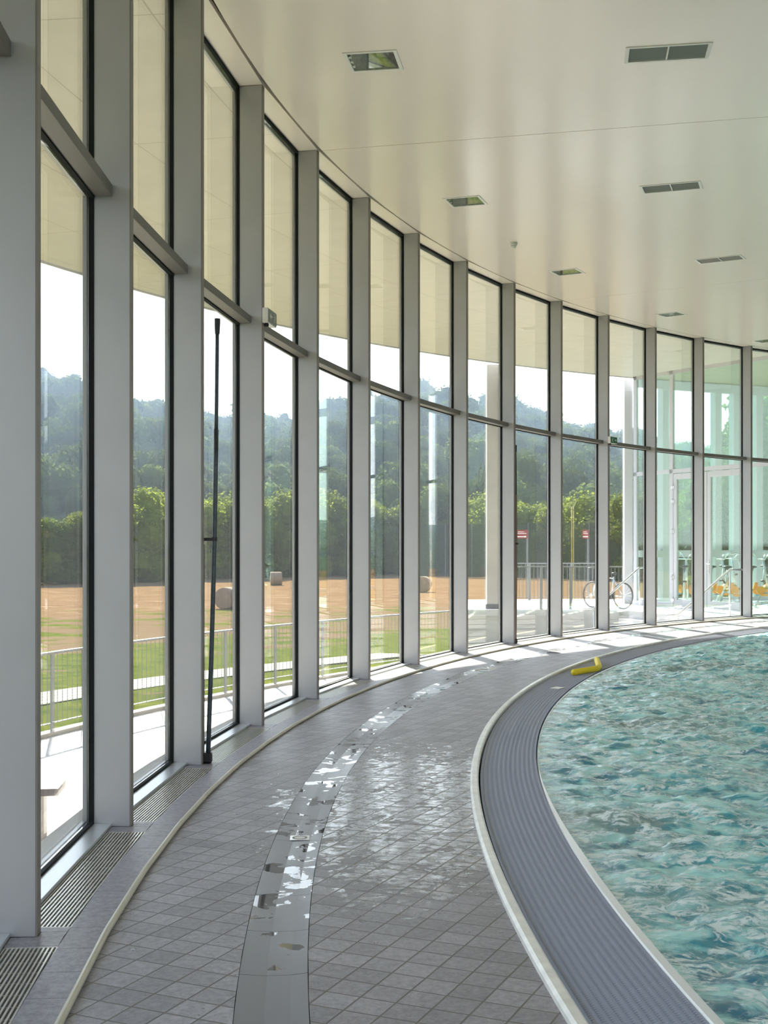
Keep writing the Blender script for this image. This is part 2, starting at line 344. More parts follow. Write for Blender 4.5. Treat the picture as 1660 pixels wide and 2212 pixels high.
def soffit_mat():
    m = mat('soffit_panels', (0.80, 0.73, 0.62), 0.35, 0, 0.45); N, L, math_, noise_, rng, mixc = node_wrap(m); p = m.node_tree.nodes['Principled BSDF']
    g = N('ShaderNodeNewGeometry'); s = N('ShaderNodeSeparateXYZ'); L(g.outputs['Position'], s.inputs[0])
    dx = math_('SUBTRACT', 26.18, s.outputs[0]); dy = math_('SUBTRACT', s.outputs[1], 6.085)
    d = math_('SQRT', math_('ADD', math_('MULTIPLY', dx, dx), math_('MULTIPLY', dy, dy))); a = math_('ARCTAN2', dy, dx)
    t = math_('ABSOLUTE', math_('SUBTRACT', math_('FRACT', math_('DIVIDE', math_('SUBTRACT', d, 28.0), 1.2)), .5)); t2 = math_('ABSOLUTE', math_('SUBTRACT', math_('FRACT', math_('DIVIDE', a, 0.06865 * 1.5)), .5))
    j = math_('MAXIMUM', rng(t, .4925, .4965), rng(t2, .4965, .4985))
    st = noise_(g.outputs['Position'], 3, 4)
    L(mixc(j, mixc(1.0, (0.54, 0.505, 0.45), rng(st, .3, .7, .94, 1.06), 'MULTIPLY'), (0.30, 0.26, 0.22)), p.inputs['Base Color']); return m
M['soffit'] = soffit_mat()
def net_mat():
    m = mat('green_net', (0.02, 0.035, 0.02), 0.8); n = m.node_tree; N, L, math_, noise_, rng, mixc = node_wrap(m)
    g = N('ShaderNodeNewGeometry'); s = N('ShaderNodeSeparateXYZ'); L(g.outputs['Position'], s.inputs[0])
    a = math_('FRACT', math_('MULTIPLY', s.outputs[0], 8)); b = math_('FRACT', math_('MULTIPLY', s.outputs[2], 8))
    k = math_('MAXIMUM', rng(a, .55, .56), rng(b, .55, .56)); L(k, n.nodes['Principled BSDF'].inputs['Alpha']); return m
M['net'] = net_mat()

# ------------------------------------------------------------ geometry of the place
CX, CY, R = 26.1805, 6.0855, 27.548
A0, DA = -0.04741, 0.0686535
def ang(i): return A0 + i * DA
def pol(a, r): return (CX - r * cos(a), CY + r * sin(a))
def drift(a): return 0.14 * min(max(a - 0.08, 0), 0.5)
def zc(x, y): return 5.1456 + 0.006336 * x + 0.023988 * y
def floor_pt(px, py, z=0.0):
    Y = F * (HC - z) / (py - YH); return ((px - 830) * Y / F, Y)
def ceil_pt(px, py):
    u = (px - 830) / F; v = (YH - py) / F; Y = (5.1456 - HC) / (v - 0.006336 * u - 0.023988); return (u * Y, Y)
def sector(mb, a0, a1, r0, r1, z0, z1, n, drift_in=0, drift_out=0):
    for k in range(n):
        b0 = a0 + (a1 - a0) * k / n; b1 = a0 + (a1 - a0) * (k + 1) / n
        mb.prism([pol(b0, r0 - drift_in * drift(b0)), pol(b1, r0 - drift_in * drift(b1)), pol(b1, r1 - drift_out * drift(b1)), pol(b0, r1 - drift_out * drift(b0))], z0, z1)
def ring_surface(mb, a0, a1, prof, n, dr=1):  # prof: list of (r, z); open surface swept along the arc
    rows = []
    for k in range(n + 1):
        a = a0 + (a1 - a0) * k / n; d = drift(a) * dr
        rows.append([(*pol(a, r - d), z) for r, z in prof])
    mb.grid(rows)
AMIN, AMAX = ang(-6), ang(17)

# structural slab, tiled deck
b = MB(); sector(b, AMIN, AMAX, R - 2.45, R + 0.39, -0.9, -0.14, 60); b.build('floor_base', M['dark'], kind='structure')
b = MB()
sector(b, AMIN, AMAX, R - 1.86, R - 1.045, -0.13, 0.0, 90, 1, 1)
sector(b, AMIN, AMAX, R - 0.80, R - 0.27, -0.13, 0.0, 90, 1, 1)
b.build('floor', M['tile'], kind='structure')
b = MB()                           # border strip of larger tiles beside the grilles
nb = int((AMAX - AMIN) * R / 0.26)
for k in range(nb):
    a = AMIN + (AMAX - AMIN) * k / nb; a2 = AMIN + (AMAX - AMIN) * (k + 1) / nb; g = 0.0015 / R
    b.prism([pol(a + g, R - 0.262 - drift(a)), pol(a2 - g, R - 0.262 - drift(a2)), pol(a2 - g, R - 0.105), pol(a + g, R - 0.105)], -0.1, 0.0)
b.build('trim_1', M['border'], kind='structure')
b = MB()                           # smooth channel, shallow dish
ns = int((AMAX - AMIN) * (R - .9) / 0.5)
for k in range(ns):
    a = AMIN + (AMAX - AMIN) * k / ns; a2 = AMIN + (AMAX - AMIN) * (k + 1) / ns
    ring_surface(b, a + 0.00006, a2 - 0.00006, [(R - 1.043, -0.03), (R - 1.043, 0.0), (R - 0.985, -0.006), (R - 0.90, -0.008), (R - 0.803, 0.0), (R - 0.803, -0.03)], 3)
b.build('trim_2', M['channel'], kind='structure')

# pool rim, grating, lip, water
b = MB(); ring_surface(b, AMIN, AMAX, [(R - 1.905, -0.1), (R - 1.905, 0.022), (R - 1.895, 0.03), (R - 1.865, 0.03), (R - 1.853, 0.02), (R - 1.853, -0.01)], 220)
b.build('trim_3', M['rim'], smooth=False, kind='structure')
b = MB(); rows = []
for k in range(221):
    a = AMIN + (AMAX - AMIN) * k / 220; q = min(max((a - 0.0) / 0.10, 0), 1); wd = .046 * (1 - q) + .012 * q; top = .006 - .016 * q; d = drift(a)
    rows.append([(*pol(a, R - r - d), z) for r, z in ((2.302 + wd, -.6), (2.302 + wd, top - .008), (2.302 + wd - .006, top), (2.308, top), (2.302, top - .008), (2.302, -.12))])
b.grid(rows)
b.build('trim_4', M['lip'], kind='structure')
b = MB(); rr0, rr1 = R - 2.297, R - 1.918; pitch = 0.0175
na = int((ang(15) - ang(-2)) * rr0 / pitch); nsg = 24
for k in range(na):
    a = ang(-2) + k * pitch / rr0; w2 = 0.0054 / rr0; d = drift(a); vs = []
    ph = 0
    for j in range(nsg + 1):
        r = rr0 + (rr1 - rr0) * j / nsg - d; bz = 0.0026 * cos(j * pi + ph); wz = 0.0011 * cos(j * pi + ph) / rr0
        for (da, z) in ((-w2 - wz, -0.016), (-w2 * .75 - wz, -0.003 + bz), (w2 * .55 + wz, 0.001 + bz), (w2 + wz, -0.008)):
            x, y = pol(a + da, r); vs.append((x, y, z))
    fs = []
    for j in range(nsg):
        for q in range(3): fs.append((j * 4 + q, (j + 1) * 4 + q, (j + 1) * 4 + q + 1, j * 4 + q + 1))
    b.add(vs, fs)
t = empty('overflow_grating', (*pol(ang(0), R - 2.1), 0)); tag(t, 'curved dark grey overflow grating between the white pool rims', 'grating')
gr = b.build('grating_bars', M['grating']); gr.parent = t; gr.matrix_parent_inverse = Matrix.Translation(t.location).inverted()
b = MB(); n_ = 160; ring_surface(b, ang(-2), ang(15), [(rr0 - .004, -0.03), (rr1 + .006, -0.03)], n_)
ch = b.build('gutter', M['dark']); ch.parent = t; ch.matrix_parent_inverse = Matrix.Translation(t.location).inverted()
# light plate set in the grating
px, py = floor_pt(1205, 1487)
b = MB(); b.box(-.055, .055, -.075, .075, 0.0, 0.009); o = b.build('grating_cover', M['white'], bevel=.002); o.location = (px, py, 0.0); o.rotation_euler = (0, 0, -0.55)
tag(o, 'small white rectangular cover plate set in the pool grating near the yellow noodle', 'cover plate')

def water_h(x, y):
    h = noise.fractal(Vector((x * 1.3, y * 1.0, 0)), 1.0, 2.0, 2) * 0.040 + noise.fractal(Vector((x * 4.0, y * 5.0, 5)), 1.0, 2.1, 3) * 0.028
    h += noise.fractal(Vector((x * 8.5, y * 12.0, 8)), 1.0, 2.1, 2) * 0.017 + (0.5 - abs(noise.noise(Vector((x * 6, y * 9, 2))))) * 0.018
    return -0.03 + h
rows = []; r = R - 2.306; rl = []
while r > R - 4.9: rl.append(r); r -= 0.021
while r > R - 16: rl.append(r); r -= 0.35
a = ang(-2); al = []
while a < ang(15): al.append(a); a += 0.026 / (R - 3)
for a in al:
    row = []
    for r in rl:
        x, y = pol(a, r - drift(a)); q = min((R - 2.306 - r) / .3, 1); row.append((x, y, -.022 - .008 * q + (water_h(x, y) + .03) * (.2 + .8 * q)))
    rows.append(row)
b = MB(); b.grid(rows); o = b.build('pool_water', M['water'], smooth=True); tag(o, 'choppy turquoise pool water with foam', 'water', kind='stuff')
b = MB(); sector(b, ang(-2), ang(15), R - 16, R - 2.33, -1.6, -1.5, 40); b.build('pool_floor', M['lip'], kind='structure')

# ceiling panels with open joints (radial at every fifth mullion) and recess holes
seams = [ang(4 + 5 * k) + 0.001 for k in (-2, -1, 0, 1, 2)]
edges = [AMIN] + seams + [AMAX]
b = MB()
for i in range(len(edges) - 1):
    g = 0.006 / R; a0_, a1_ = edges[i] + g, edges[i + 1] - g; n = max(4, int((a1_ - a0_) / 0.02))
    top = 0.05; ra, rb = R - 17.0, R - 0.040
    vs = []; fs = []
    for k in range(n + 1):
        a = a0_ + (a1_ - a0_) * k / n
        for r in (ra, rb):
            x, y = pol(a, r); vs += [(x, y, zc(x, y)), (x, y, zc(x, y) + top)]
    for k in range(n):
        q = k * 4; p_ = q + 4
        fs += [(q, q + 2, p_ + 2, p_), (q + 1, p_ + 1, p_ + 3, q + 3), (q + 2, q + 3, p_ + 3, p_ + 2), (q, p_, p_ + 1, q + 1)]
    fs += [(0, 1, 3, 2), (n * 4, n * 4 + 2, n * 4 + 3, n * 4 + 1)]
    b.add(vs, fs)
ceil = b.build('ceiling', M['ceiling'], kind='structure')
LIGHTS = [(807, 132), (1006, 435), (1225.5, 587.5), (1451, 679), (1655, 736)]
VENTS = [(1443, 114), (1450.5, 404.5), (1556, 560)]
def fix_frame(px, py):
    x, y = ceil_pt(px, py); a = atan2(y - CY, CX - x)
    t = Vector((sin(a), cos(a), 0)); o_ = Vector((-cos(a), sin(a), 0))
    t.z = 0.006336 * t.x + 0.023988 * t.y; o_.z = 0.006336 * o_.x + 0.023988 * o_.y
    t.normalize(); o_.normalize(); n = t.cross(o_); n.normalize()
    if n.z < 0: n = -n
    x_ = o_; y_ = n.cross(x_)
    Mx = Matrix((x_, y_, n)).transposed().to_4x4(); Mx.translation = Vector((x, y, zc(x, y))); return Mx
cut = MB()
def cutbox(Mx, hx, hy, z0, z1):
    vs = [Mx @ Vector((sx_ * hx, sy_ * hy, z)) for z in (z0, z1) for sx_, sy_ in ((-1, -1), (1, -1), (1, 1), (-1, 1))]
    cut.add(vs, [(3, 2, 1, 0), (4, 5, 6, 7), (0, 1, 5, 4), (1, 2, 6, 5), (2, 3, 7, 6), (3, 0, 4, 7)])
for p_ in LIGHTS: cutbox(fix_frame(*p_), .195, .195, -.1, .2)
for p_ in VENTS: cutbox(fix_frame(*p_), .31, .15, -.1, .2)
cobj = cut.build('cutter', M['dark'])
md = ceil.modifiers.new('b', 'BOOLEAN'); md.object = cobj; md.operation = 'DIFFERENCE'; md.solver = 'EXACT'
dg = bpy.context.evaluated_depsgraph_get(); dg.update()
nm = bpy.data.meshes.new_from_object(ceil.evaluated_get(dg)); ceil.modifiers.clear(); ceil.data = nm
bpy.data.objects.remove(cobj)
b = MB()
up = lambda d: (lambda x, y: zc(x, y) + d)
sector(b, AMIN, AMAX, R - 17.0, 33.05, up(0.3), up(0.5), 60)
b.build('roof_slab', M['concrete'], kind='structure')
b = MB()                           # dark strip behind the ceiling's edge joint and panel joints
sector(b, AMIN, AMAX, R - 0.07, R + 0.0, up(0.055), up(0.10), 60)
for s_ in seams:
    b.prism([pol(s_ - .003, R - 17), pol(s_ - .002, R), pol(s_ + .002, R), pol(s_ + .003, R - 17)], up(.051), up(.08))
b.build('trim_5', M['ceiling_gap'], kind='structure')
b = MB(); sector(b, ang(-1), AMAX, R - 17.0, R - 16.7, -1.5, up(0.2), 50); b.prism([pol(AMAX, R + .2), pol(AMAX, R - 17), pol(AMAX + .01, R - 17), pol(AMAX + .01, R + .2)], -.1, up(.2))
b.build('wall_right', M['hall_wall'], kind='structure')
b = MB(); sector(b, AMIN, AMAX, R + 0.262, 33.0, up(0.0), up(0.3), 80)
b.build('soffit', M['soffit'], kind='structure')
b = MB(); sector(b, AMIN, AMAX, 33.0, 33.06, up(-0.02), up(0.52), 80)
b.build('trim_6', M['alu'], kind='structure')

# ------------------------------------------------------------ curved glass wall: one window per bay
ZT0, ZT1 = 3.388, 3.450
ZS = 0.015
def bay(i):
    a0_, a1_ = ang(i), ang(i + 1)
    P = Vector(pol(a0_, R)); Q = Vector(pol(a1_, R)); t = (Q - P).normalized(); n = Vector((-t.y, t.x))   # n points outdoors
    L_ = (Q - P).length
    def at(s, d): v = P + t * s + n * d; return (v.x, v.y)
    W = empty('window_%d' % (i + 7), (P.x, P.y, 0)); tag(W, kind='structure')
    def part(name, mb, m, **k):
        o = mb.build(name, m, **k); o.parent = W; o.matrix_parent_inverse = Matrix.Translation(W.location).inverted(); return o
    # mullion, its own radial frame
    o_ = Vector((-cos(a0_), sin(a0_))); tt = Vector((sin(a0_), cos(a0_)))
    def am(s, d): v = P + tt * s + o_ * d; return (v.x, v.y)
    def rect(f, s0, s1, d0, d1): return [f(s0, d0), f(s1, d0), f(s1, d1), f(s0, d1)]
    b = MB(); b.prism(rect(am, 0.001, .059, 0.008, .20), 0, up(-.001)); part('mullion', b, M['alu'])
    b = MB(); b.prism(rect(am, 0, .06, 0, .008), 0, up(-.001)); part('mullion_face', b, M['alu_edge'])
    b = MB(); b.prism(rect(am, .012, .048, .20, .232), 0, up(-.001)); b.prism(rect(am, -.006, .066, .20, .222), 0, up(-.001))
    b.prism(rect(at, .05, L_, .20, .222), ZS, ZS + .012); b.prism(rect(at, .05, L_, .20, .222), up(-.022), up(0))
    b.prism(rect(at, .05, L_, .20, .222), ZT0 + .004, ZT1 - .004); b.prism(rect(at, .05, L_, .196, .222), ZT0 - .010, ZT0)
    part('gasket', b, M['gasket'])
    b = MB(); b.prism(rect(am, 0, .06, .24, .262), -0.02, up(0)); b.prism(rect(at, .06, L_, .24, .262), -.02, .03)
    b.prism(rect(at, .06, L_, .24, .262), up(-.045), up(0)); b.prism(rect(at, .06, L_, .24, .258), ZT0, ZT1); part('outer_cap', b, M['alu'])
    b = MB(); b.prism(rect(at, .058, L_ + .002, .10, .20), ZT0, ZT1); part('transom', b, M['alu_edge'] if False else M['alu_tr'], bevel=.0015)
    b = MB(); b.prism(rect(at, .056, L_ + .004, .105, .20), -.09, ZS); part('sill', b, M['alu_sill'], bevel=.0015)
    b = MB(); b.prism(rect(at, -.0, L_, .0, .20), up(0.004), up(.04)); part('head', b, M['ceiling'])
    b = MB(); b.prism(rect(at, .064, L_ - .004, .224, .238), ZS + .01, ZT0 + .01); part('lower_pane', b, M['glass'])
    b = MB(); b.prism(rect(at, .064, L_ - .004, .224, .238), ZT1 - .01, up(-.02)); part('upper_pane', b, M['glass'])
    # tiles beside the mullion foot
    b = MB()
    b.prism(rect(at, .062, .118, -.10, .10), -.1, 0); b.prism(rect(at, L_ - .118, L_ - .003, -.10, .10), -.1, -.0005)
    b.prism(rect(at, -.003, .060, -.10, -.001), -.1, 0)
    part('foot_tiles', b, M['border'])
    # floor grille
    G = empty('floor_grille', (*at(L_ / 2, 0), 0))
    tag(G, None, 'grille', 'floor grilles along the glass wall')
    def gp(name, mb, m, **k):
        o = mb.build(name, m, **k); o.parent = G; o.matrix_parent_inverse = Matrix.Translation(G.location).inverted(); return o
    g0, g1 = .122, L_ - .122
    b = MB(); b.prism(rect(at, g0, g1, -.101, -.096), -.06, -.001); b.prism(rect(at, g0, g1, .095, .1), -.06, -.003)
    b.prism(rect(at, g0, g0 + .006, -.096, .095), -.06, -.001); b.prism(rect(at, g1 - .006, g1, -.096, .095), -.06, -.001); gp('frame', b, M['grille'])
    b = MB()
    for k in range(11):
        d = -.083 + k * .0166; b.prism(rect(at, g0 + .006, g1 - .006, d - .0038, d + .0038), -.022, -.002)
    k = 0
    while g0 + .06 + k * .11 < g1: s = g0 + .06 + k * .11; b.prism(rect(at, s - .003, s + .003, -.096, .095), -.016, -.008); k += 1
    gp('slats', b, M['grille'])
    return W, G
M['alu_sill'] = mat('skylit_sill_aluminium', (0.62, 0.65, 0.68), 0.3, 0.45)  # brighter copy of the frame metal, sky light on the sill put into its colour
M['alu_tr'] = mat('shaded_transom_aluminium', (0.165, 0.147, 0.135), 0.5, 0.1)  # same metal as the mullions, colour darkened for the shade on the room side
ORD = ['nearest to the viewer', 'second from the viewer', 'third from the viewer', 'fourth from the viewer, beside the black pole', 'fifth from the viewer', 'sixth from the viewer', 'seventh from the viewer',
       'eighth, where the sun patches begin', 'ninth, in the sun', 'tenth, beside the far black pole', 'eleventh, in the sun', 'twelfth, in the sun', 'thirteenth, in the sun', 'fourteenth, in the sun', 'fifteenth, at the right edge']
for i in range(-6, 17):
    W, G = bay(i)
    j = i + 1
    if 0 <= j < len(ORD): G['label'] = 'slatted metal grille below the glass, ' + ORD[j]
    else: G['label'] = 'slatted metal floor grille below the curved glass, outside the picture'

# beige hose along the deck
b = MB(); pts = []
k = -12
while k <= 34:
    a = ang(k / 2.0); pts.append((*pol(a, R - 0.262 - drift(a)), 0.013)); k += 1
sm = []
for i in range(len(pts) - 1):
    p, q = Vector(pts[i]), Vector(pts[i + 1]); sm += [p.lerp(q, .06), p.lerp(q, .5), p.lerp(q, .94)]
b.tube(sm, 0.0135, 10); o = b.build('floor_hose', M['hose'], smooth=True, origin=(pts[8][0], pts[8][1], 0))
tag(o, 'long beige round hose lying on the deck tiles parallel to the glass wall', 'hose')

# floor drains
px, py = floor_pt(648, 1808)
t = empty('channel_drain', (px, py, -.007), 0.05); tag(t, 'square steel drain cover with a ring of slots in the grey channel', 'drain')
b = MB(); b.box(-.05, .05, -.05, .05, 0, .0035); b.build('cover', M['steel'], t, bevel=.001)
b = MB(); b.lathe([(.040, .0036), (.040, .0040)], n=28); b.build('ring', M['white'], t)
b = MB()
for k in range(22):
    q = 2 * pi * k / 22; b.prism([(cos(q + s) * r, sin(q + s) * r) for r, s in ((.030, -.08), (.038, -.08), (.038, .08), (.030, .08))], .0040, .0044)
b.build('slots', M['dark'], t)
px, py = floor_pt(1197, 1410)
b = MB(); b.lathe([(.10, -.004), (.10, .002), (.094, .003)], n=32); o = b.build('round_floor_drain', M['stone']); o.location = (px, py, 0)
tag(o, 'round grey drain cover in the sunlit deck between two mullion shadows', 'drain')

# ------------------------------------------------------------ ceiling fittings
def place(o, Mx): o.matrix_world = Mx
def make_light():
    t = empty('ceiling_light')
    b = MB()
    for x0, x1, y0, y1 in ((-.215, .215, .185, .215), (-.215, .215, -.215, -.185), (-.215, -.185, -.185, .185), (.185, .215, -.185, .185)): b.box(x0, x1, y0, y1, -.006, .004)
    b.build('frame', M['white'], t)
    b = MB()
    for x0, x1, y0, y1 in ((-.187, .187, .183, .187), (-.187, .187, -.187, -.183), (-.187, -.183, -.183, .183), (.183, .187, -.183, .183)): b.box(x0, x1, y0, y1, -.002, .14)
    b.box(-.187, .187, -.187, .187, .14, .145); b.build('housing', M['led'], t)
    b = MB()                       # curved mirror on one half, lamp board on the other
    rows = []
    for k in range(9):
        q = k / 8; x = .0 + .175 * q; z = .12 - .10 * q * q
        rows.append([(x, -.17, z), (x, .17, z)])
    b.grid(rows); b.build('reflector', M['reflector'], t, smooth=True)
    b = MB(); rows = []
    for k in range(7):
        q = k / 6; x = -.175 + .065 * q; rows.append([(x, -.17, .02 + .09 * q), (x, .17, .02 + .09 * q)])
    b.grid(rows); b.build('side_mirror', M['reflector'], t)
    b = MB(); b.box(-.105, -.01, -.16, .16, .085, .11); b.build('lamp_board', M['led'], t)
    b = MB()
    for k in range(3):
        b.box(.165, .182, -.12 + k * .10, -.08 + k * .10, -.001, .012)
    b.box(.165, .182, -.12, .12, .010, .012); b.build('clip_strip', M['steel'], t)
    b = MB(); b.box(-.183, .183, -.183, .183, .001, .004); b.build('glass_cover', M['glass'], t)
    return t
lt = make_light()
LL = ['nearest square recessed ceiling light, at upper left of the ceiling', 'second square recessed ceiling light from the viewer', 'third square recessed ceiling light from the viewer, beyond the small smoke detector',
      'fourth square recessed ceiling light from the viewer', 'farthest square recessed ceiling light, at the right edge']
for k, p_ in enumerate(LIGHTS):
    o = lt if k == 0 else copy_tree(lt); place(o, fix_frame(*p_)); tag(o, LL[k], 'ceiling light', 'recessed ceiling lights')
def make_vent():
    t = empty('ceiling_vent'); b = MB()
    for x0, x1, y0, y1 in ((-.33, .33, .145, .17), (-.33, .33, -.17, -.145), (-.33, -.30, -.145, .145), (.30, .33, -.145, .145)): b.box(x0, x1, y0, y1, -.006, .004)
    b.build('frame', M['white'], t)
    b = MB()
    for k in range(9):
        y = -.128 + k * .032; b.prism([(-.30, y - .012), (.30, y - .012), (.30, y + .004), (-.30, y + .004)], lambda x, yy, y=y: .002 + (yy - y + .012) * 1.1, lambda x, yy, y=y: .005 + (yy - y + .012) * 1.1)
    b.build('slats', M['slat'], t)
    b = MB(); b.box(-.006, .006, -.145, .145, -.003, .02); b.build('bar', M['white'], t)
    b = MB(); b.box(-.305, .305, -.147, .147, .06, .10); b.build('plenum', M['dark'], t)
    return t
vt = make_vent()
VL = ['nearest slatted air vent in the ceiling, at upper right', 'second slatted air vent in the ceiling, below the long seam', 'farthest slatted air vent in the ceiling']
for k, p_ in enumerate(VENTS):
    o = vt if k == 0 else copy_tree(vt); place(o, fix_frame(*p_)); tag(o, VL[k], 'air vent', 'ceiling air vents')
x, y = ceil_pt(1110, 524)
t = empty('smoke_detector', (x, y, zc(x, y))); tag(t, 'small round white smoke detector on the ceiling between two ceiling lights', 'smoke detector')
b = MB(); b.lathe([(.05, 0), (.05, -.035), (.046, -.04)], n=24); b.build('base', M['white'], t, smooth=False)
b = MB(); b.lathe([(.038, -.038), (.036, -.06), (.022, -.078), (.004, -.082)], n=24); b.build('sensor_head', M['white'], t, smooth=True)

# ------------------------------------------------------------ exit signs on mullions
def tri(mb, pts, y): mb.add([(x, y, z) for x, z in pts], [tuple(range(len(pts)))])
def exit_sign(i, arrow, panel, label):
    a = ang(i); P = pol(a, R); t = empty('exit_sign', (P[0], P[1], 3.39)); t.rotation_euler = (0, 0, pi / 2 - a)   # local x runs along the wall, -y into the room
    b = MB(); b.box(-.01, .27, -.05, 0, 0, .125); b.build('housing', M['white'], t, bevel=.003)
    b = MB(); b.box(.0, .26, -.056, -.0502, .008, .117); b.build('panel', panel, t)
    b = MB(); c = .19 if arrow > 0 else .07; s = arrow; yy = -.0575
    tri(b, [(c - s * .04, .055), (c + s * .005, .055), (c + s * .005, .07), (c - s * .04, .07)][::s], yy)
    tri(b, [(c + s * .005, .035), (c + s * .04, .0625), (c + s * .005, .09)][::s], yy); b.build('arrow', M['sign_white'], t)
    c = .07 if arrow > 0 else .19; b = MB()    # running figure
    b.lathe([(.007, -.001), (.007, .001)], (0, 0, 0), 10); b.v = [(c + s * .006 + x, yy, .098 + y) for x, y, z in b.v]
    for p, q, w_ in (((0, .088), (-.008, .058), .014), ((-.008, .06), (.016, .045), .008), ((.016, .045), (.012, .022), .007), ((-.008, .06), (-.02, .038), .008), ((-.02, .038), (-.038, .036), .007), ((0, .084), (.022, .072), .006), ((0, .084), (-.02, .076), .006), ((-.02, .076), (-.026, .06), .006)):
        p = Vector((c + s * p[0], p[1])); q = Vector((c + s * q[0], q[1])); d = (q - p).normalized(); m_ = Vector((-d.y, d.x)) * w_ / 2
        tri(b, [tuple(p - m_), tuple(q - m_), tuple(q + m_), tuple(p + m_)], yy)
    b.build('pictogram', M['sign_white'], t)
    b = MB(); b.lathe([(.018, -.03), (.022, -.015), (.018, 0)], (.03, -.025, 0), 14); b.build('bracket', M['black'], t, smooth=True)
    tag(t, label, 'exit sign', 'exit signs on the mullions')
exit_sign(3, -1, M['grey_sign'], 'grey exit sign with arrow and running figure on the fourth full mullion, high up')
exit_sign(10, 1, M['green_sign'], 'small green exit sign with white arrow on a far mullion')

# ------------------------------------------------------------ dark cleaning poles with feet and clips
def pole(i, label, m, lean):
    P = pol(ang(i), R); x, y = P[0] + .03, P[1] + .07
    t = empty('cleaning_pole', (x, y, 0)); tag(t, label, 'pole', 'dark poles standing against mullions')
    top = Vector((lean[0], lean[1], 3.1))
    pt = lambda f, bow=.012: (top.x * f + bow * sin(f * pi), top.y * f, 3.1 * f)
    b = MB(); b.tube([pt(k / 12) for k in range(0, 10)], .0165, 12); b.build('lower_tube', m, t, smooth=True)
    b = MB(); b.tube([pt(.75 + k * .02) for k in range(0, 12)], .0135, 12); b.build('upper_tube', M['pole'], t, smooth=True)
    b = MB(); b.tube([(-.03, -.005, .03), (-.03, -.003, 1.52)], .008, 8); b.build('side_rod', M['black'], t, smooth=True)
    b = MB(); b.tube([pt(.965), pt(.985), pt(1.0)], [.017, .020, .021], 14); b.build('cap', M['black'], t)
    b = MB(); b.prism([(-.045, -.03), (.03, -.03), (.03, .03), (-.045, .03)], .002, .075); b.build('foot', M['black'], t, bevel=.012)
    b = MB(); b.box(-.06, .045, -.012, .012, 1.545, 1.567); b.tube([pt(.498), pt(.507)], .021, 12); b.build('clip', M['black'], t)
pole(2, 'tall dark pole with black cap standing at the near left mullion beside the glass', M['pole'], (0.06, .05))
pole(8, 'brown and black pole standing at a far mullion left of the sun patches', M['brownpole'], (.0, .0))

# yellow noodle
p1 = floor_pt(1240, 1460); p2 = floor_pt(1296, 1450); p3 = floor_pt(1290, 1431)
b = MB(); z = .038; A_, B_, C_ = Vector((*p1, z + .004)), Vector((*p2, z)), Vector((*p3, z)); pts = [A_, A_.lerp(B_, .5)]
for k in range(9):
    q = k / 8; s0 = B_.lerp(A_, .22); s1 = B_.lerp(C_, .28); pts.append((1 - q) ** 2 * s0 + 2 * q * (1 - q) * B_ + q * q * s1)
pts += [C_]
b.tube(pts, .036, 16); o = b.build('pool_noodle', M['noodle'], smooth=True, origin=(A_.x, A_.y, 0)); tag(o, 'bent yellow foam pool noodle lying on the grating at the water edge', 'pool noodle')

# ------------------------------------------------------------ outside: plinth, pavement, railing, ground
ZP = -0.9
b = MB(); sector(b, AMIN, AMAX, R + .2, R + .39, -.88, -.003, 60); b.build('plinth', M['concrete'], kind='structure')
b = MB(); sector(b, AMIN, ang(17), R + .38, 31.9, ZP - .1, ZP, 60); b.build('pavement', M['paving'], kind='structure')
b = MB(); sector(b, AMIN, ang(10.2), 31.9, 32.05, ZP - .1, ZP + .05, 60); b.build('kerb', M['concrete'], kind='structure')
b = MB(); sector(b, AMIN, ang(12), 35.2, 36.9, -1.3, lambda x, y: -1.02 - .045 * (sqrt((x - CX) ** 2 + (y - CY) ** 2) - 32) + .02, 60); b.build('sleeper_path', M['path'], kind='structure')

def gz(x, y):
    d = sqrt((x - CX) ** 2 + (y - CY) ** 2)
    if d < 32: return -1.02
    z = -1.02 - .045 * (d - 32)
    return max(z, -2.5) + noise.noise(Vector((x * .15, y * .15, 0))) * .05
RIDGE = [(-900, 760), (0, 825), (130, 832), (230, 855), (340, 885), (480, 915), (600, 905), (700, 880), (830, 858), (930, 862), (1060, 890), (1150, 908), (1240, 925), (1340, 950), (1500, 1000), (1700, 1040), (2400, 1060)]
def hill_z(x, y):
    if y < 185: return -2.5
    u = 830 + F * x / y
    for k in range(len(RIDGE) - 1):
        if RIDGE[k][0] <= u <= RIDGE[k + 1][0]:
            f = (u - RIDGE[k][0]) / (RIDGE[k + 1][0] - RIDGE[k][0]); f = f * f * (3 - 2 * f); py = RIDGE[k][1] * (1 - f) + RIDGE[k + 1][1] * f; break
    else: py = RIDGE[0][1] if u < 0 else RIDGE[-1][1]
    H = HC + (YH - py) * 400 / F - 9.5
    t = min((y - 185) / 215, 1.15)
    return -2.5 + (H + 2.5) * (t ** 0.9) + noise.fractal(Vector((x * .02, y * .02, 3)), 1, 2, 3) * 5 * min(t * 3, 1)
rows = []
ys = [-30 + k * 4 for k in range(60)]
for yy in [-40, -20, 0, 8, 14, 20, 24, 28, 32, 36, 40, 44, 50, 56, 62, 70, 80, 95, 110, 130, 150, 170, 190]:
    rows.append([(xx, yy, gz(xx, yy)) for xx in [-160, -120, -90, -70, -55, -45, -36, -30, -25, -21, -18, -15, -12, -9, -6, -4, -2, 0, 2, 4, 6, 8, 11, 14, 17, 20, 25, 30, 36, 45, 60, 80, 110, 150]])
b = MB(); b.grid(rows); b.build('ground', M['ground'], smooth=True, kind='structure')
M['hillsoil'] = mat('forest_floor', (0.03, 0.045, 0.02), 0.9, 0, 0.1, .3, .3)
rows = [[(-330 + 12 * k, 185 + 9 * j, hill_z(-330 + 12 * k, 185 + 9 * j)) for k in range(56)] for j in range(30)]
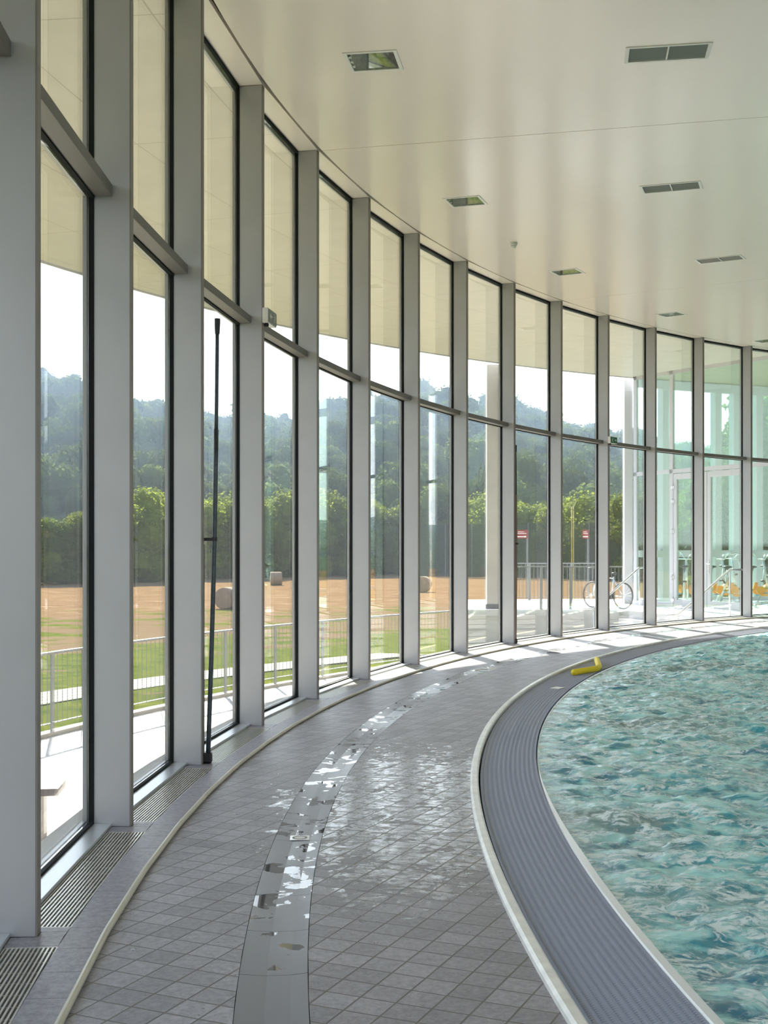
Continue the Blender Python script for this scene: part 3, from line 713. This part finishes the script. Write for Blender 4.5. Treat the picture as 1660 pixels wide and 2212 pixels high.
b = MB(); b.grid(rows); b.build('hillside', M['hillsoil'], smooth=True, kind='structure')

def railing(name, fn, n, s0, base, h, label, posts=8, group=None, foot=.1):
    """fn(k) -> xy of the k-th baluster"""
    p0 = fn(0); t = empty(name, (p0[0], p0[1], base)); tag(t, label, 'railing', group)
    def pb(nm, mb):
        o = mb.build(nm, M['galv']); o.parent = t; o.matrix_parent_inverse = Matrix.Translation(t.location).inverted(); return o
    b = MB()
    for k in range(n - 1): b.beam((*fn(k), base + h), (*fn(k + 1), base + h), .05, .03)
    pb('top_rail', b)
    b = MB()
    for k in range(n - 1): b.beam((*fn(k), base + foot), (*fn(k + 1), base + foot), .03, .012)
    pb('bottom_rail', b)
    b = MB()
    for k in range(n):
        if k % posts: b.tube([(*fn(k), base + foot), (*fn(k), base + h - .01)], .0065, 6)
    pb('balusters', b)
    for k in range(0, n, posts):
        b = MB(); p = Vector(fn(k)); q = Vector(fn(min(k + 1, n - 1))); d = (q - p)
        if d.length < 1e-6: d = p - Vector(fn(k - 1))
        d.normalize(); e = Vector((-d.y, d.x)); b.prism([tuple(p + d * .035 + e * .012), tuple(p - d * .035 + e * .012), tuple(p - d * .035 - e * .012), tuple(p + d * .035 - e * .012)], base - .02, base + h)
        pb('post', b)
    return t
st = .115 / 31.75
railing('pavement_railing', lambda k: pol(ang(-3) + k * st, 31.97), int((ang(11) - ang(-3)) / st), 0, ZP + .05, 1.0, 'long curved grey steel railing with vertical bars beyond the outdoor pavement', 13)

# terrace with retaining wall, steps and handrails, by the glazed wing
WD = Vector((0.885, 0.465)); WA = Vector((6.5, 32.6)); WB = Vector((9.1, 27.7)); WT = (WB - WA).normalized()
S1 = Vector((4.75, 28.75)); S2 = Vector((6.2, 25.85)); RUN = 1.45
T1 = S1 + WD * RUN; T2 = S2 + WD * RUN
b = MB(); b.prism([(1.95, 29.6), (5.6, 29.6), tuple(T1), tuple(T2), (8.2, 26.75 + .25), (9.1, 27.7), (12, 31), (14, 38), (6.4, 36.2), (1.95, 35.6)], ZP - .1, 0)
b.build('terrace', M['white_wall'], kind='structure')
b = MB(); b.prism([(1.92, 29.5), (5.6, 29.5), (5.6, 29.62), (1.92, 29.62)], -.13, .02); b.build('terrace_coping', M['white_wall'], kind='structure')
b = MB()
for k in range(5):
    q0 = RUN * k / 5
    b.prism([tuple(S1 + WD * q0), tuple(S1 + WD * RUN), tuple(S2 + WD * RUN), tuple(S2 + WD * q0)], ZP + .18 * k, ZP + .18 * (k + 1) - .001 * (k == 4))
o = b.build('steps', M['white_wall'], kind='structure')
def handrail(p, label, q=RUN):
    t = empty('handrail', (p.x, p.y, ZP)); tag(t, label, 'handrail', 'handrails of the outdoor steps')
    def hb(nm, pts, r):
        b = MB(); b.tube([(a.x, a.y, z) for a, z in pts], r, 8); o = b.build(nm, M['steel'], smooth=True); o.parent = t; o.matrix_parent_inverse = Matrix.Translation(t.location).inverted()
    hb('rail', [(p - WD * .32, .08), (p - WD * .02, .09), (p + WD * q, 1.02), (p + WD * (q + .35), 1.02)], .024)
    hb('post', [(p - WD * .02, ZP), (p - WD * .02, .09)], .02); hb('post', [(p + WD * q, 0), (p + WD * q, 1.02)], .02)
handrail(S1 + Vector((.1, -.2)), 'steel handrail of the outdoor steps in front of the bicycle', 1.3)
handrail(S2 + Vector((-.03, .1)), 'steel handrail of the outdoor steps in front of the glass doors', 1.42)
railing('terrace_railing', lambda k: (3.05 + k * .088, 29.58), 31, 0, 0.0, 1.04, 'front pale steel railing on the edge of the raised terrace', 8, 'terrace railings', .03)
railing('terrace_railing', lambda k: (2.9 + k * .12, 34.8 + k * .012), 30, 0, 0.0, 1.05, 'rear pale steel railing at the back of the raised terrace', 10, 'terrace railings', .1)
t = empty('concrete_column', (2.61, 29.85, 0)); tag(t, 'pale square concrete column standing on the raised terrace', 'column')
b = MB(); b.box(-.145, .145, -.145, .145, .12, zc(2.6, 29.85)); b.build('shaft', M['concrete'], t)
b = MB(); b.box(-.17, .17, -.17, .17, .02, .14); b.build('base', M['stone'], t)
b = MB(); cx_ = (1361 - 830) / F * 32.9; b.box(-.11, .11, -.11, .11, 0, 5.96); o = b.build('white_column', M['white_frame']); o.location = (cx_, 33.15, 0); tag(o, 'slim white corner column left of the glazed wing', 'column')

# glazed wing
def on_wing(px):                 # point of the wing's near wall seen at this picture column
    u = (px - 830) / F; d = WB - WA; s = (u * WA.y - WA.x) / (d.x - u * d.y); return WA + d * s
def wbox(mb, p, q, d0, d1, z0, z1):
    t = (q - p).normalized(); n = Vector((-t.y, t.x)); mb.prism([tuple(p + n * d0), tuple(q + n * d0), tuple(q + n * d1), tuple(p + n * d1)], z0, z1)
def stile(mb, px0, px1, z0, z1, d0=-.03, d1=.03): wbox(mb, on_wing(px0), on_wing(px1), d0, d1, z0, z1)
ztop = up(-.0)
b = MB(); stile(b, 1371, 1378, 0, ztop); stile(b, 1449, 1456.5, 0, ztop); stile(b, 1618, 1624, 0, ztop)
wbox(b, on_wing(1371), on_wing(1690), -.03, .03, 3.36, 3.46); wbox(b, on_wing(1371), on_wing(1690), -.03, .03, up(-.09), ztop)
wbox(b, on_wing(1378), on_wing(1449), -.03, .03, 0, .12)
wf = b.build('window_40', M['white_frame'], kind='structure')
b = MB(); wbox(b, on_wing(1378), on_wing(1449), -.006, .006, .12, 3.36); wbox(b, on_wing(1378), on_wing(1449), -.006, .006, 3.46, up(-.09))
wbox(b, on_wing(1456.5), on_wing(1618), -.006, .006, 3.46, up(-.09)); wbox(b, on_wing(1624), on_wing(1690), -.006, .006, .1, 3.36); wbox(b, on_wing(1624), on_wing(1690), -.006, .006, 3.46, up(-.09))
b.build('pane', M['glass_green'], wf)
def leaf(n, a_, c_, hinge):
    p, q = on_wing(a_), on_wing(c_); L_ = (q - p).length; t = (q - p).normalized(); D = empty('door_%d' % n, (p.x, p.y, 0)); tag(D, kind='structure'); D.rotation_euler = (0, 0, atan2(t.y, t.x))
    b = MB()
    for x0, x1, z0, z1 in ((.01, .13, .02, 3.34), (L_ - .13, L_ - .01, .02, 3.34), (.13, L_ - .13, 3.2, 3.34), (.13, L_ - .13, .02, .2)): b.box(x0, x1, -.03, .03, z0, z1)
    b.build('door_frame', M['white_frame'], D, bevel=.004)
    b = MB(); b.box(.13, L_ - .13, -.006, .006, .2, 3.2); b.build('door_pane', M['glass_green'], D)
    if hinge:
        for z in (3.0, 2.65, 1.9, .75, .18):
            b = MB(); b.tube([(.0, -.05, z - .07), (.0, -.05, z + .07)], .018, 8); b.box(-.05, .05, -.055, -.03, z - .035, z + .035); b.build('hinge', M['steel'], D)
    else:
        b = MB(); b.tube([(.06, -.03, 1.1), (.06, -.09, 1.1), (.19, -.09, 1.1)], .012, 8); b.box(.03, .09, -.045, -.03, .85, 1.2); b.build('door_handle', M['steel'], D)
leaf(1, 1457, 1530, True); leaf(2, 1530, 1617, False)
# wing outer facade
def on_arc(px, r):
    u = (px - 830) / F; lo, hi = 25, 45
    for _ in range(60):
        m_ = (lo + hi) / 2
        if sqrt((u * m_ - CX) ** 2 + (m_ - CY) ** 2) < r: lo = m_
        else: hi = m_
    return atan2(lo - CY, CX - u * lo)
cols = [on_arc(p_, 33.0) for p_ in (1434, 1548, 1588, 1637, 1690, 1750)]
for k, a in enumerate(cols):
    b = MB(); o_ = Vector((-cos(a), sin(a))); tt = Vector((sin(a), cos(a))); P = Vector(pol(a, 32.9))
    b.prism([tuple(P - tt * .12), tuple(P + tt * .12), tuple(P + tt * .12 + o_ * .2), tuple(P - tt * .12 + o_ * .2)], 0, up(0)); o = b.build('window_%d' % (41 + k), M['white_frame'], kind='structure')
    if k + 1 < len(cols):
        b = MB(); b.prism([pol(a, 33.0), pol(cols[k + 1], 33.0), pol(cols[k + 1], 33.01), pol(a, 33.01)], .05, up(0)); b.build('pane', M['glass_green'], o)
b = MB(); sector(b, on_arc(1378, 33.0), 1.35, 32.9, 33.0, 1.24, 1.42, 20); sector(b, on_arc(1378, 33.0), 1.35, 32.9, 33.05, up(-.25), up(0), 20); sector(b, on_arc(1378, 33.0), 1.35, 32.9, 33.05, 0, .12, 20)
b.build('trim_7', M['white_frame'], kind='structure')

# aqua bikes inside the wing
def make_aquabike():
    t = empty('aqua_bike')
    def tb(nm, pts, r, m): b = MB(); b.tube(pts, r, 8); return b.build(nm, m, t, smooth=True)
    b = MB(); b.tube([(-.5, -.28, .05), (-.5, .28, .05)], .04, 10); b.tube([(.5, -.28, .05), (.5, .28, .05)], .04, 10); b.tube([(-.5, 0, .05), (.5, 0, .05)], .03, 8); b.build('base', M['steel'], t, smooth=True)
    tb('front_post', [(.38, 0, .05), (.22, 0, .6), (.12, 0, 1.15)], .03, M['steel'])
    tb('seat_post', [(-.38, 0, .05), (-.22, 0, .55), (-.16, 0, .98)], .03, M['steel'])
    tb('cross_tube', [(-.28, 0, .42), (.26, 0, .48)], .03, M['yellow'])
    b = MB(); b.tube([(.12, 0, 1.15), (.2, -.1, 1.3), (.42, -.2, 1.36), (.5, -.2, 1.28)], .016, 8); b.tube([(.12, 0, 1.15), (.2, .1, 1.3), (.42, .2, 1.36), (.5, .2, 1.28)], .016, 8)
    b.tube([(.08, -.22, 1.2), (.08, .22, 1.2)], .016, 8); b.build('handlebar', M['steel'], t, smooth=True)
    b = MB(); b.lathe([(.03, 0), (.11, .02), (.12, .05), (.06, .07)], (-.17, 0, .97), 14); b.build('saddle', M['black'], t, smooth=True)
    for s in (-1, 1):
        b = MB(); b.tube([(0, s * .10, .42), (0, s * .16, .42)], .11, 14); b.build('crank_disc', M['orange'], t)
        b = MB(); b.box(-.02, .18, s * .17 - .05, s * .17 + .05, .28, .34); b.build('pedal', M['blue'] if s > 0 else M['orange'], t, bevel=.01)
    b = MB(); b.tube([(-.1, 0, .42), (-.06, 0, .62)], [.07, .04], 10); b.build('flap', M['orange'], t)
    tb('knob', [(.24, -.05, .78), (.24, .05, .78)], .025, M['black']); tb('knob', [(-.24, -.06, .62), (-.24, .06, .62)], .025, M['black'])
    return t
ab = make_aquabike()
AB = [(1482, 32.2, 1.2), (1552, 31.6, .2), (1588, 31.0, -.3), (1575, 33.0, .4), (1640, 31.2, .1), (1665, 32.6, .3)]
AL = ['steel aqua bike with orange discs seen through the left door leaf', 'steel aqua bike with orange discs behind the right door leaf, at its left', 'steel aqua bike behind the right door leaf, at its right near the handrail', 'rearmost steel aqua bike behind the right door leaf',
      'steel aqua bike at the right edge, right of the last full mullion', 'rear steel aqua bike at the very right edge']
for k, (px, yy, rz) in enumerate(AB):
    o = ab if k == 0 else copy_tree(ab); o.location = ((px - 830) / F * yy, yy, 0.002); o.rotation_euler = (0, 0, rz); tag(o, AL[k], 'exercise bike', 'aqua bikes in the glazed wing')

# bicycle leaning on the terrace railing
def bicycle():
    t = empty('bicycle', ((1347 - 830) / F * 29.95, 29.95, 0.0), radians(180 - 54)); tag(t, 'bicycle with dark tyres parked on the terrace against the railing', 'bicycle')
    def wheel(x):
        b = MB(); pts = [(x + .31 * cos(q), 0, .33 + .31 * sin(q)) for q in [2 * pi * k / 32 for k in range(33)]]; b.tube(pts, .019, 8, False); w_ = b.build('wheel', M['tyre'], t, smooth=True)
        b = MB()
        for k in range(18):
            q = 2 * pi * k / 18; b.tube([(x, 0, .33), (x + .3 * cos(q), 0, .33 + .3 * sin(q))], .0025, 4)
        b.tube([(x, -.04, .33), (x, .04, .33)], .02, 8); b.build('spokes', M['steel'], w_)
    wheel(0); wheel(1.02)
    b = MB()
    for p, q in (((0, 0, .33), (.4, 0, .3)), ((.4, 0, .3), (.3, 0, .78)), ((0, 0, .33), (.31, 0, .72)), ((.31, 0, .75), (.84, 0, .78)), ((.4, 0, .3), (.86, 0, .7)), ((1.02, 0, .33), (.83, 0, .88))): b.tube([p, q], .016, 8)
    b.build('frame', M['steel'], t, smooth=True)
    b = MB(); b.lathe([(.02, 0), (.07, .02), (.06, .05)], (.28, 0, .84), 12); b.tube([(.3, 0, .78), (.29, 0, .86)], .012, 6); b.build('saddle', M['black'], t, smooth=True)
    b = MB(); b.tube([(.83, 0, .88), (.82, 0, .98)], .014, 8); b.tube([(.9, -.28, 1.0), (.82, -.2, .99), (.82, .2, .99), (.9, .28, 1.0)], .012, 8); b.build('handlebar', M['black'], t, smooth=True)
    b = MB(); b.tube([(.4, -.06, .3), (.4, .06, .3)], .07, 14); b.tube([(.4, .08, .3), (.5, .12, .18)], .012, 6); b.build('crank', M['black'], t)
bicycle()

# bench on the pavement
t = empty('outdoor_bench', (-2.88, 10.15, ZP), 0.1); tag(t, 'low wooden bench on the sunlit pavement seen behind the nearest mullion', 'bench')
b = MB(); b.box(-.55, .24, -.2, .2, .40, .46); b.build('seat', M['wood'], t, bevel=.004)
for x_ in (-.45, .06):
    b = MB(); b.box(x_ - .03, x_ + .03, -.18, .18, 0, .40); b.build('leg', M['wood'], t)

# yellow poles and red signs outside
for k, px in enumerate((1236, 1240)):
    x = (px - 830) / F * 36.4; b = MB(); b.tube([(0, 0, -1.4), (0, 0, 2.7)], .010, 8); o = b.build('yellow_pole', M['yellow'], smooth=True); o.location = (x, 36.4, 0); tag(o, ('left' if k == 0 else 'right') + ' one of two thin yellow poles beyond the terrace railing', 'pole', 'thin yellow poles')
def red_sign(px, wdt, label):
    yy = 37.0; x = (px - 830) / F * yy; zz = HC + (YH - 1154) / F * yy
    t = empty('direction_sign', (x, yy, 0)); tag(t, label, 'sign', 'red direction signs')
    b = MB(); b.box(-wdt / 2, wdt / 2, -.01, .01, zz - .125, zz + .125); b.build('board', M['red_sign'], t)
    b = MB(); yq = -.0115; s = wdt / .34
    for r_, z_ in ((0, .065), (1, .015)):
        for k in range(7 + r_ * 2):
            x0 = -.12 * s + k * .028 * s; hh = .012 + .006 * ((k * 5 + r_) % 3); tri(b, [(x0, zz + z_ - .01), (x0 + .016 * s, zz + z_ - .012 + hh * .3), (x0 + .02 * s, zz + z_ + hh - .004), (x0 + .006 * s, zz + z_ + hh)], yq)
    b.build('lettering', M['sign_white'], t)
    b = MB(); tri(b, [(-.15 * s, zz - .085), (.09 * s, zz - .085), (.09 * s, zz - .06), (-.15 * s, zz - .06)], yq); tri(b, [(.08 * s, zz - .105), (.135 * s, zz - .0725), (.08 * s, zz - .04)], yq); b.build('arrow', M['sign_white'], t)
    b = MB(); b.tube([(wdt / 2 - .02, .03, -1.4), (wdt / 2 - .02, .03, zz + .13)], .018, 8); b.build('post', M['galv'], t)
red_sign(1128, .36, 'red sign with a white arrow beside the far black pole'); red_sign(1266, .18, 'narrow red sign beyond the right end of the terrace railing')

# net fence in front of the far hedge
t = empty('net_fence', (5, 178, -2.5)); tag(t, 'tall dark net fence in front of the far hedge at the field edge', 'fence')
def nf(k, n=8): return (5 + 27 * k / n, 172 - 26 * k / n)
b = MB()
for k in range(8): p, q = nf(k), nf(k + 1); b.add([(*p, -2.5), (*q, -2.5), (*q, 4.6), (*p, 4.6)], [(0, 1, 2, 3)])
o = b.build('net', M['net']); o.parent = t; o.matrix_parent_inverse = Matrix.Translation(t.location).inverted()
for k in range(9):
    b = MB(); b.tube([(*nf(k), -2.6), (*nf(k), 4.7)], .06, 6); o = b.build('post', M['galv']); o.parent = t; o.matrix_parent_inverse = Matrix.Translation(t.location).inverted()

# hay bales
def make_bale():
    b = MB(); rows = []; n = 28
    for x, r in ((-.62, .0), (-.62, .3), (-.61, .63), (-.57, .70), (-.3, .715), (0, .70), (.3, .715), (.57, .70), (.61, .63), (.62, .3), (.62, 0)):
        rows.append([(x, r * cos(2 * pi * k / n) * (1 + .015 * sin(k * 5)), .69 + r * sin(2 * pi * k / n) * (1 + .015 * cos(k * 7))) for k in range(n + 1)])
    b.grid(rows); return b.build('hay_bale', M['hay'], smooth=True)
hb_ = make_bale()
BL = [(492, 1315, 1.2, 'large round hay bale on the stubble, cut off by the third mullion from the left'), (597, 1264, .15, 'round hay bale seen flat side on, right of the grey exit sign mullion'), (915, 1279, 1.35, 'round hay bale on the stubble just right of a mullion in mid field'),
      (1049, 1244, 1.3, 'hay bale at the field edge, half hidden by the concrete column'), (485, 1249, .1, 'small distant hay bale at the shaded field edge'), (347, 1252, .1, 'distant hay bale in the shade under the trees at left')]
for k, (px, py, rz, lb) in enumerate(BL):
    o = hb_ if k == 0 else copy_tree(hb_); yy = F * 4.0 / (py - YH); o.location = ((px - 830) / F * yy, yy, -2.5); o.rotation_euler = (0, 0, rz); tag(o, lb, 'hay bale', 'round hay bales on the field')

# ------------------------------------------------------------ trees
def leaf_crown(mb, lumps, nleaf, size, seed):
    rn = random.Random(seed); vs = []; fs = []
    tot = sum(l[3] ** 2 for l in lumps)
    for (x, y, z, r) in lumps:
        for _ in range(int(nleaf * r * r / tot)):
            d = Vector((rn.gauss(0, 1), rn.gauss(0, 1), rn.gauss(0, 1) + .25)).normalized(); rr = r * (0.80 + .28 * rn.random())
            c = Vector((x, y, z)) + d * rr; nrm = (d + Vector((rn.gauss(0, .45), rn.gauss(0, .45), rn.gauss(0, .45)))).normalized()
            a = nrm.orthogonal().normalized(); a = (Matrix.Rotation(rn.random() * 6.28, 3, nrm) @ a); bb = nrm.cross(a); s = size * (.6 + .8 * rn.random()); i0 = len(vs)
            vs += [c - a * s, c + bb * s * .7, c + a * s, c - bb * s * .7]; fs.append((i0, i0 + 1, i0 + 2, i0 + 3))
    mb.add(vs, fs)
def blob(mb, x, y, z, r, seed, n=10, m_=7):
    rows = []
    for j in range(m_ + 1):
        th = pi * j / m_; row = []
        for k in range(n + 1):
            ph = 2 * pi * (k % n) / n; d = Vector((sin(th) * cos(ph), sin(th) * sin(ph), cos(th))); q = r * (.86 + .25 * noise.noise(d * 2 + Vector((seed, 0, 0)))); row.append((x + d.x * q, y + d.y * q, z + d.z * q))
        rows.append(row)
    mb.grid(rows)
def lumps_for(seed, R_, H, n, z0):
    rn = random.Random(seed); L_ = [(0, 0, z0 + (H - z0) * .5, R_ * .72)]
    for k in range(n):
        q = 2 * pi * k / n + rn.random() * .6; f = rn.random(); zz = z0 + (H - z0) * (.12 + .72 * f); rad = R_ * (.62 - .34 * abs(f - .35)) ; r = R_ * (.34 + .16 * rn.random())
        L_.append((cos(q) * rad, sin(q) * rad, zz, r))
    for k in range(6):
        q = 2 * pi * k / 6 + rn.random(); L_.append((cos(q) * R_ * .5, sin(q) * R_ * .5, R_ * .30 + rn.random() * .5, R_ * .38))
    L_.append((rn.uniform(-.2, .2) * R_, rn.uniform(-.2, .2) * R_, H - R_ * .38, R_ * .40)); return L_
def make_tree(seed, R_, H, n, nleaf, size, m, z0):
    t = empty('field_tree'); L_ = lumps_for(seed, R_, H, n, z0)
    b = MB()
    for i, l in enumerate(L_): blob(b, l[0], l[1], l[2], l[3] * .86, seed + i)
    leaf_crown(b, L_, nleaf, size, seed); b.build('crown', m, t)
    b = MB(); b.tube([(0, 0, -.3), (.05, 0, z0 + .5), (.1, .05, H * .55)], [.22, .16, .08], 8)
    for k in range(3):
        q = k * 2.1 + seed; b.tube([(.05, 0, z0 + .3 + k * .4), (cos(q) * R_ * .5, sin(q) * R_ * .5, z0 + 2 + k)], [.09, .04], 6)
    b.build('trunk', M['bark'], t); return t
protos = [make_tree(11, 4.2, 9.6, 13, 9500, .135, M['leaf_a'], .6), make_tree(23, 3.6, 11.0, 12, 9500, .135, M['leaf_b'], .8), make_tree(37, 4.6, 8.4, 14, 9500, .135, M['leaf_a'], .4)]
tl = []
rn = random.Random(3)
# (picture column, height of top, prototype) along the far edge of the field
EDGE = [(-290, 122, 7), (-245, 124, 7.6), (-200, 126, 7), (-155, 127, 7.4), (-108, 129, 7), (-60, 130, 6.8), (10, 131, 7.2), (60, 132, 7.4), (105, 134, 7.6), (150, 135, 7.5), (195, 138, 7.8), (240, 140, 8.6), (285, 143, 9.6), (330, 150, 10.6), (375, 154, 10.4), (420, 156, 9.8), (455, 158, 9.0), (495, 160, 9.4), (535, 162, 9.9), (575, 166, 9.6),
        (615, 168, 10.2), (655, 170, 10.4), (700, 173, 10.8), (740, 176, 10.6), (785, 180, 10.6), (830, 184, 11.2), (870, 188, 10.8), (910, 192, 10.0), (950, 190, 9.6), (990, 188, 10.0), (1030, 186, 10.6), (1070, 182, 10.4), (1110, 178, 9.8), (1150, 174, 9.8), (1190, 170, 9.4),
        (1230, 165, 9.8), (1270, 160, 9.4), (1310, 156, 10.2), (1350, 152, 10.4), (1395, 148, 10), (1440, 144, 10), (1490, 140, 10), (1540, 136, 10.4), (1590, 130, 10), (1640, 124, 10.4), (1690, 120, 10)]
for k, (px, yy, hh) in enumerate(EDGE):
    pi_ = (0, 2, 1, 0, 1, 2)[k % 6]; o = protos[pi_] if k == {0: 0, 1: 2, 2: 1}[pi_] else copy_tree(protos[pi_])
    H0 = (9.6, 11.0, 8.4)[pi_]; s = (hh + rn.uniform(-1.1, 1.2)) / H0
    o.location = ((px - 830) / F * yy, yy + rn.uniform(0, 3), -2.5); sc = max(s, .85) * 1.0; o.scale = (sc * 1.12, sc * 1.12, s); o.rotation_euler = (0, 0, rn.random() * 6)
    tag(o, 'bushy green tree in the row along the far edge of the stubble field', 'tree', 'trees along the field edge')
# nearer trees behind the wing
for k, (px, yy, hh) in enumerate([(1480, 62, 5.0), (1560, 60, 6.0), (1600, 57, 9.0), (1640, 54, 10.5), (1690, 52, 10.0), (1740, 58, 11)]):
    o = copy_tree(protos[1]); s = hh / 11.0; o.location = ((px - 830) / F * yy, yy, -1.9); o.scale = (max(s, .6), max(s, .6), s); o.rotation_euler = (0, 0, rn.random() * 6)
    tag(o, 'dark leafy tree close behind the glazed wing, seen through green glass', 'tree', 'trees behind the glazed wing')

def make_hill_tree(seed, nl=3200, sz=.21):
    b = MB(); R_, H = 4.6, 10.0; L_ = lumps_for(seed, R_, H, 9, 1.5)
    for i, l in enumerate(L_): blob(b, l[0], l[1], l[2], l[3] * .9, seed + i, 8, 5)
    leaf_crown(b, L_, nl, sz, seed); return b
def make_conifer(seed):
    b = MB(); rn = random.Random(seed); b.tube([(0, 0, 0), (0, 0, 13)], [.2, .05], 5)
    for k in range(13):
        z = 1.5 + k * .88; r = (13.4 - z) * .24
        for j in range(9):
            q = 2 * pi * j / 9 + rn.random(); d = Vector((cos(q), sin(q), 0)); e = Vector((-sin(q), cos(q), 0)); rr = r * rn.uniform(.8, 1.2)
            b.add([Vector((0, 0, z + .5)), d * rr * .6 + e * rr * .3 + Vector((0, 0, z)), d * rr + Vector((0, 0, z - .45)), d * rr * .6 - e * rr * .3 + Vector((0, 0, z))], [(0, 1, 2, 3)])
    return b
hb = [make_hill_tree(s) for s in (101, 202, 303)]; cb = make_conifer(5)
hm = []; hb2 = [make_hill_tree(s, 1300, .30) for s in (101, 202, 303)]
for q in hb: o = q.build('forest_tree', M['leaf_hill']); hm.append(o)
cm = cb.build('forest_conifer', M['conifer'])
pts = []
rn = random.Random(12); yy = 192.0
while yy < 425:
    sp = 7.6 + (yy - 192) * .010; xx = (-420 - 830) / F * yy
    while xx < (1740 - 830) / F * yy:
        x = xx + rn.uniform(-2.2, 2.2); y = yy + rn.uniform(-2.2, 2.2); pts.append((x, y)); xx += sp
    yy += sp * .95
vis = [(y, x) for x, y in pts]; vis.sort()
N_IND = 290; n_ind = 0; used = [False] * 4; rest = MB()
for k, (y, x) in enumerate(vis):
    u = 830 + F * x / y; con = (y > 375 and 640 < u < 1090 and rn.random() < .6)
    z = hill_z(x, y) - .6; s = rn.uniform(.8, 1.5); rz = rn.random() * 6.28; vi = rn.randrange(3)
    if con: s = rn.uniform(.6, 1.05)
    if (n_ind < N_IND and -15 < u < 1690) or con:
        n_ind += 0 if con else 1
        src = cm if con else hm[vi]; ui = 3 if con else vi
        if not used[ui]: o = src; used[ui] = True
        else: o = src.copy(); COL.objects.link(o)
        o.location = (x, y, z); o.scale = (s, s, s * rn.uniform(.9, 1.15)); o.rotation_euler = (0, 0, rz)
        if con: tag(o, 'dark pointed conifer on the ridge of the forested hill', 'tree', 'conifers on the hill ridge')
        else: tag(o, 'round crowned forest tree low on the hillside behind the field trees', 'tree', 'forest trees on the lower hillside')
    else:
        q = hb2[vi]; c_, s_ = cos(rz), sin(rz)
        rest.add([(x + (vx * c_ - vy * s_) * s, y + (vx * s_ + vy * c_) * s, z + vz * s) for vx, vy, vz in q.v], q.f)
o = rest.build('forest_canopy', M['leaf_hill']); tag(o, 'dense forest canopy covering the upper hillside', 'forest', kind='stuff')
# small pale house low on the hill
hx, hy = (1168 - 830) / F * 215, 215
t = empty('hillside_house', (hx, hy, 6.5)); tag(t, 'tiny pale house among the trees at the foot of the hill', 'house')
b = MB(); b.box(-2, 2, -2, 2, 0, 2.6); b.build('walls', M['white_wall'], t)
b = MB(); b.add([(-2.3, -2.3, 2.6), (2.3, -2.3, 2.6), (2.3, 2.3, 2.6), (-2.3, 2.3, 2.6), (-2.3, 0, 3.9), (2.3, 0, 3.9)], [(0, 1, 5, 4), (2, 3, 4, 5), (0, 4, 3), (1, 2, 5), (3, 2, 1, 0)]); b.build('roof', M['stone'], t)

# ------------------------------------------------------------ morning haze over the valley
hz = bpy.data.materials.new('valley_haze'); hz.use_nodes = True; n = hz.node_tree; n.nodes.clear()
o_ = n.nodes.new('ShaderNodeOutputMaterial'); v_ = n.nodes.new('ShaderNodeVolumeScatter'); v_.inputs['Color'].default_value = (0.50, 0.70, 1.0, 1); v_.inputs['Density'].default_value = 0.0009; v_.inputs['Anisotropy'].default_value = 0.2
n.links.new(v_.outputs[0], o_.inputs['Volume'])
b = MB(); b.box(-320, 420, 150, 480, -3, 120); o = b.build('valley_haze', hz); tag(o, 'thin bluish haze over the wooded hillside', 'haze', kind='stuff')
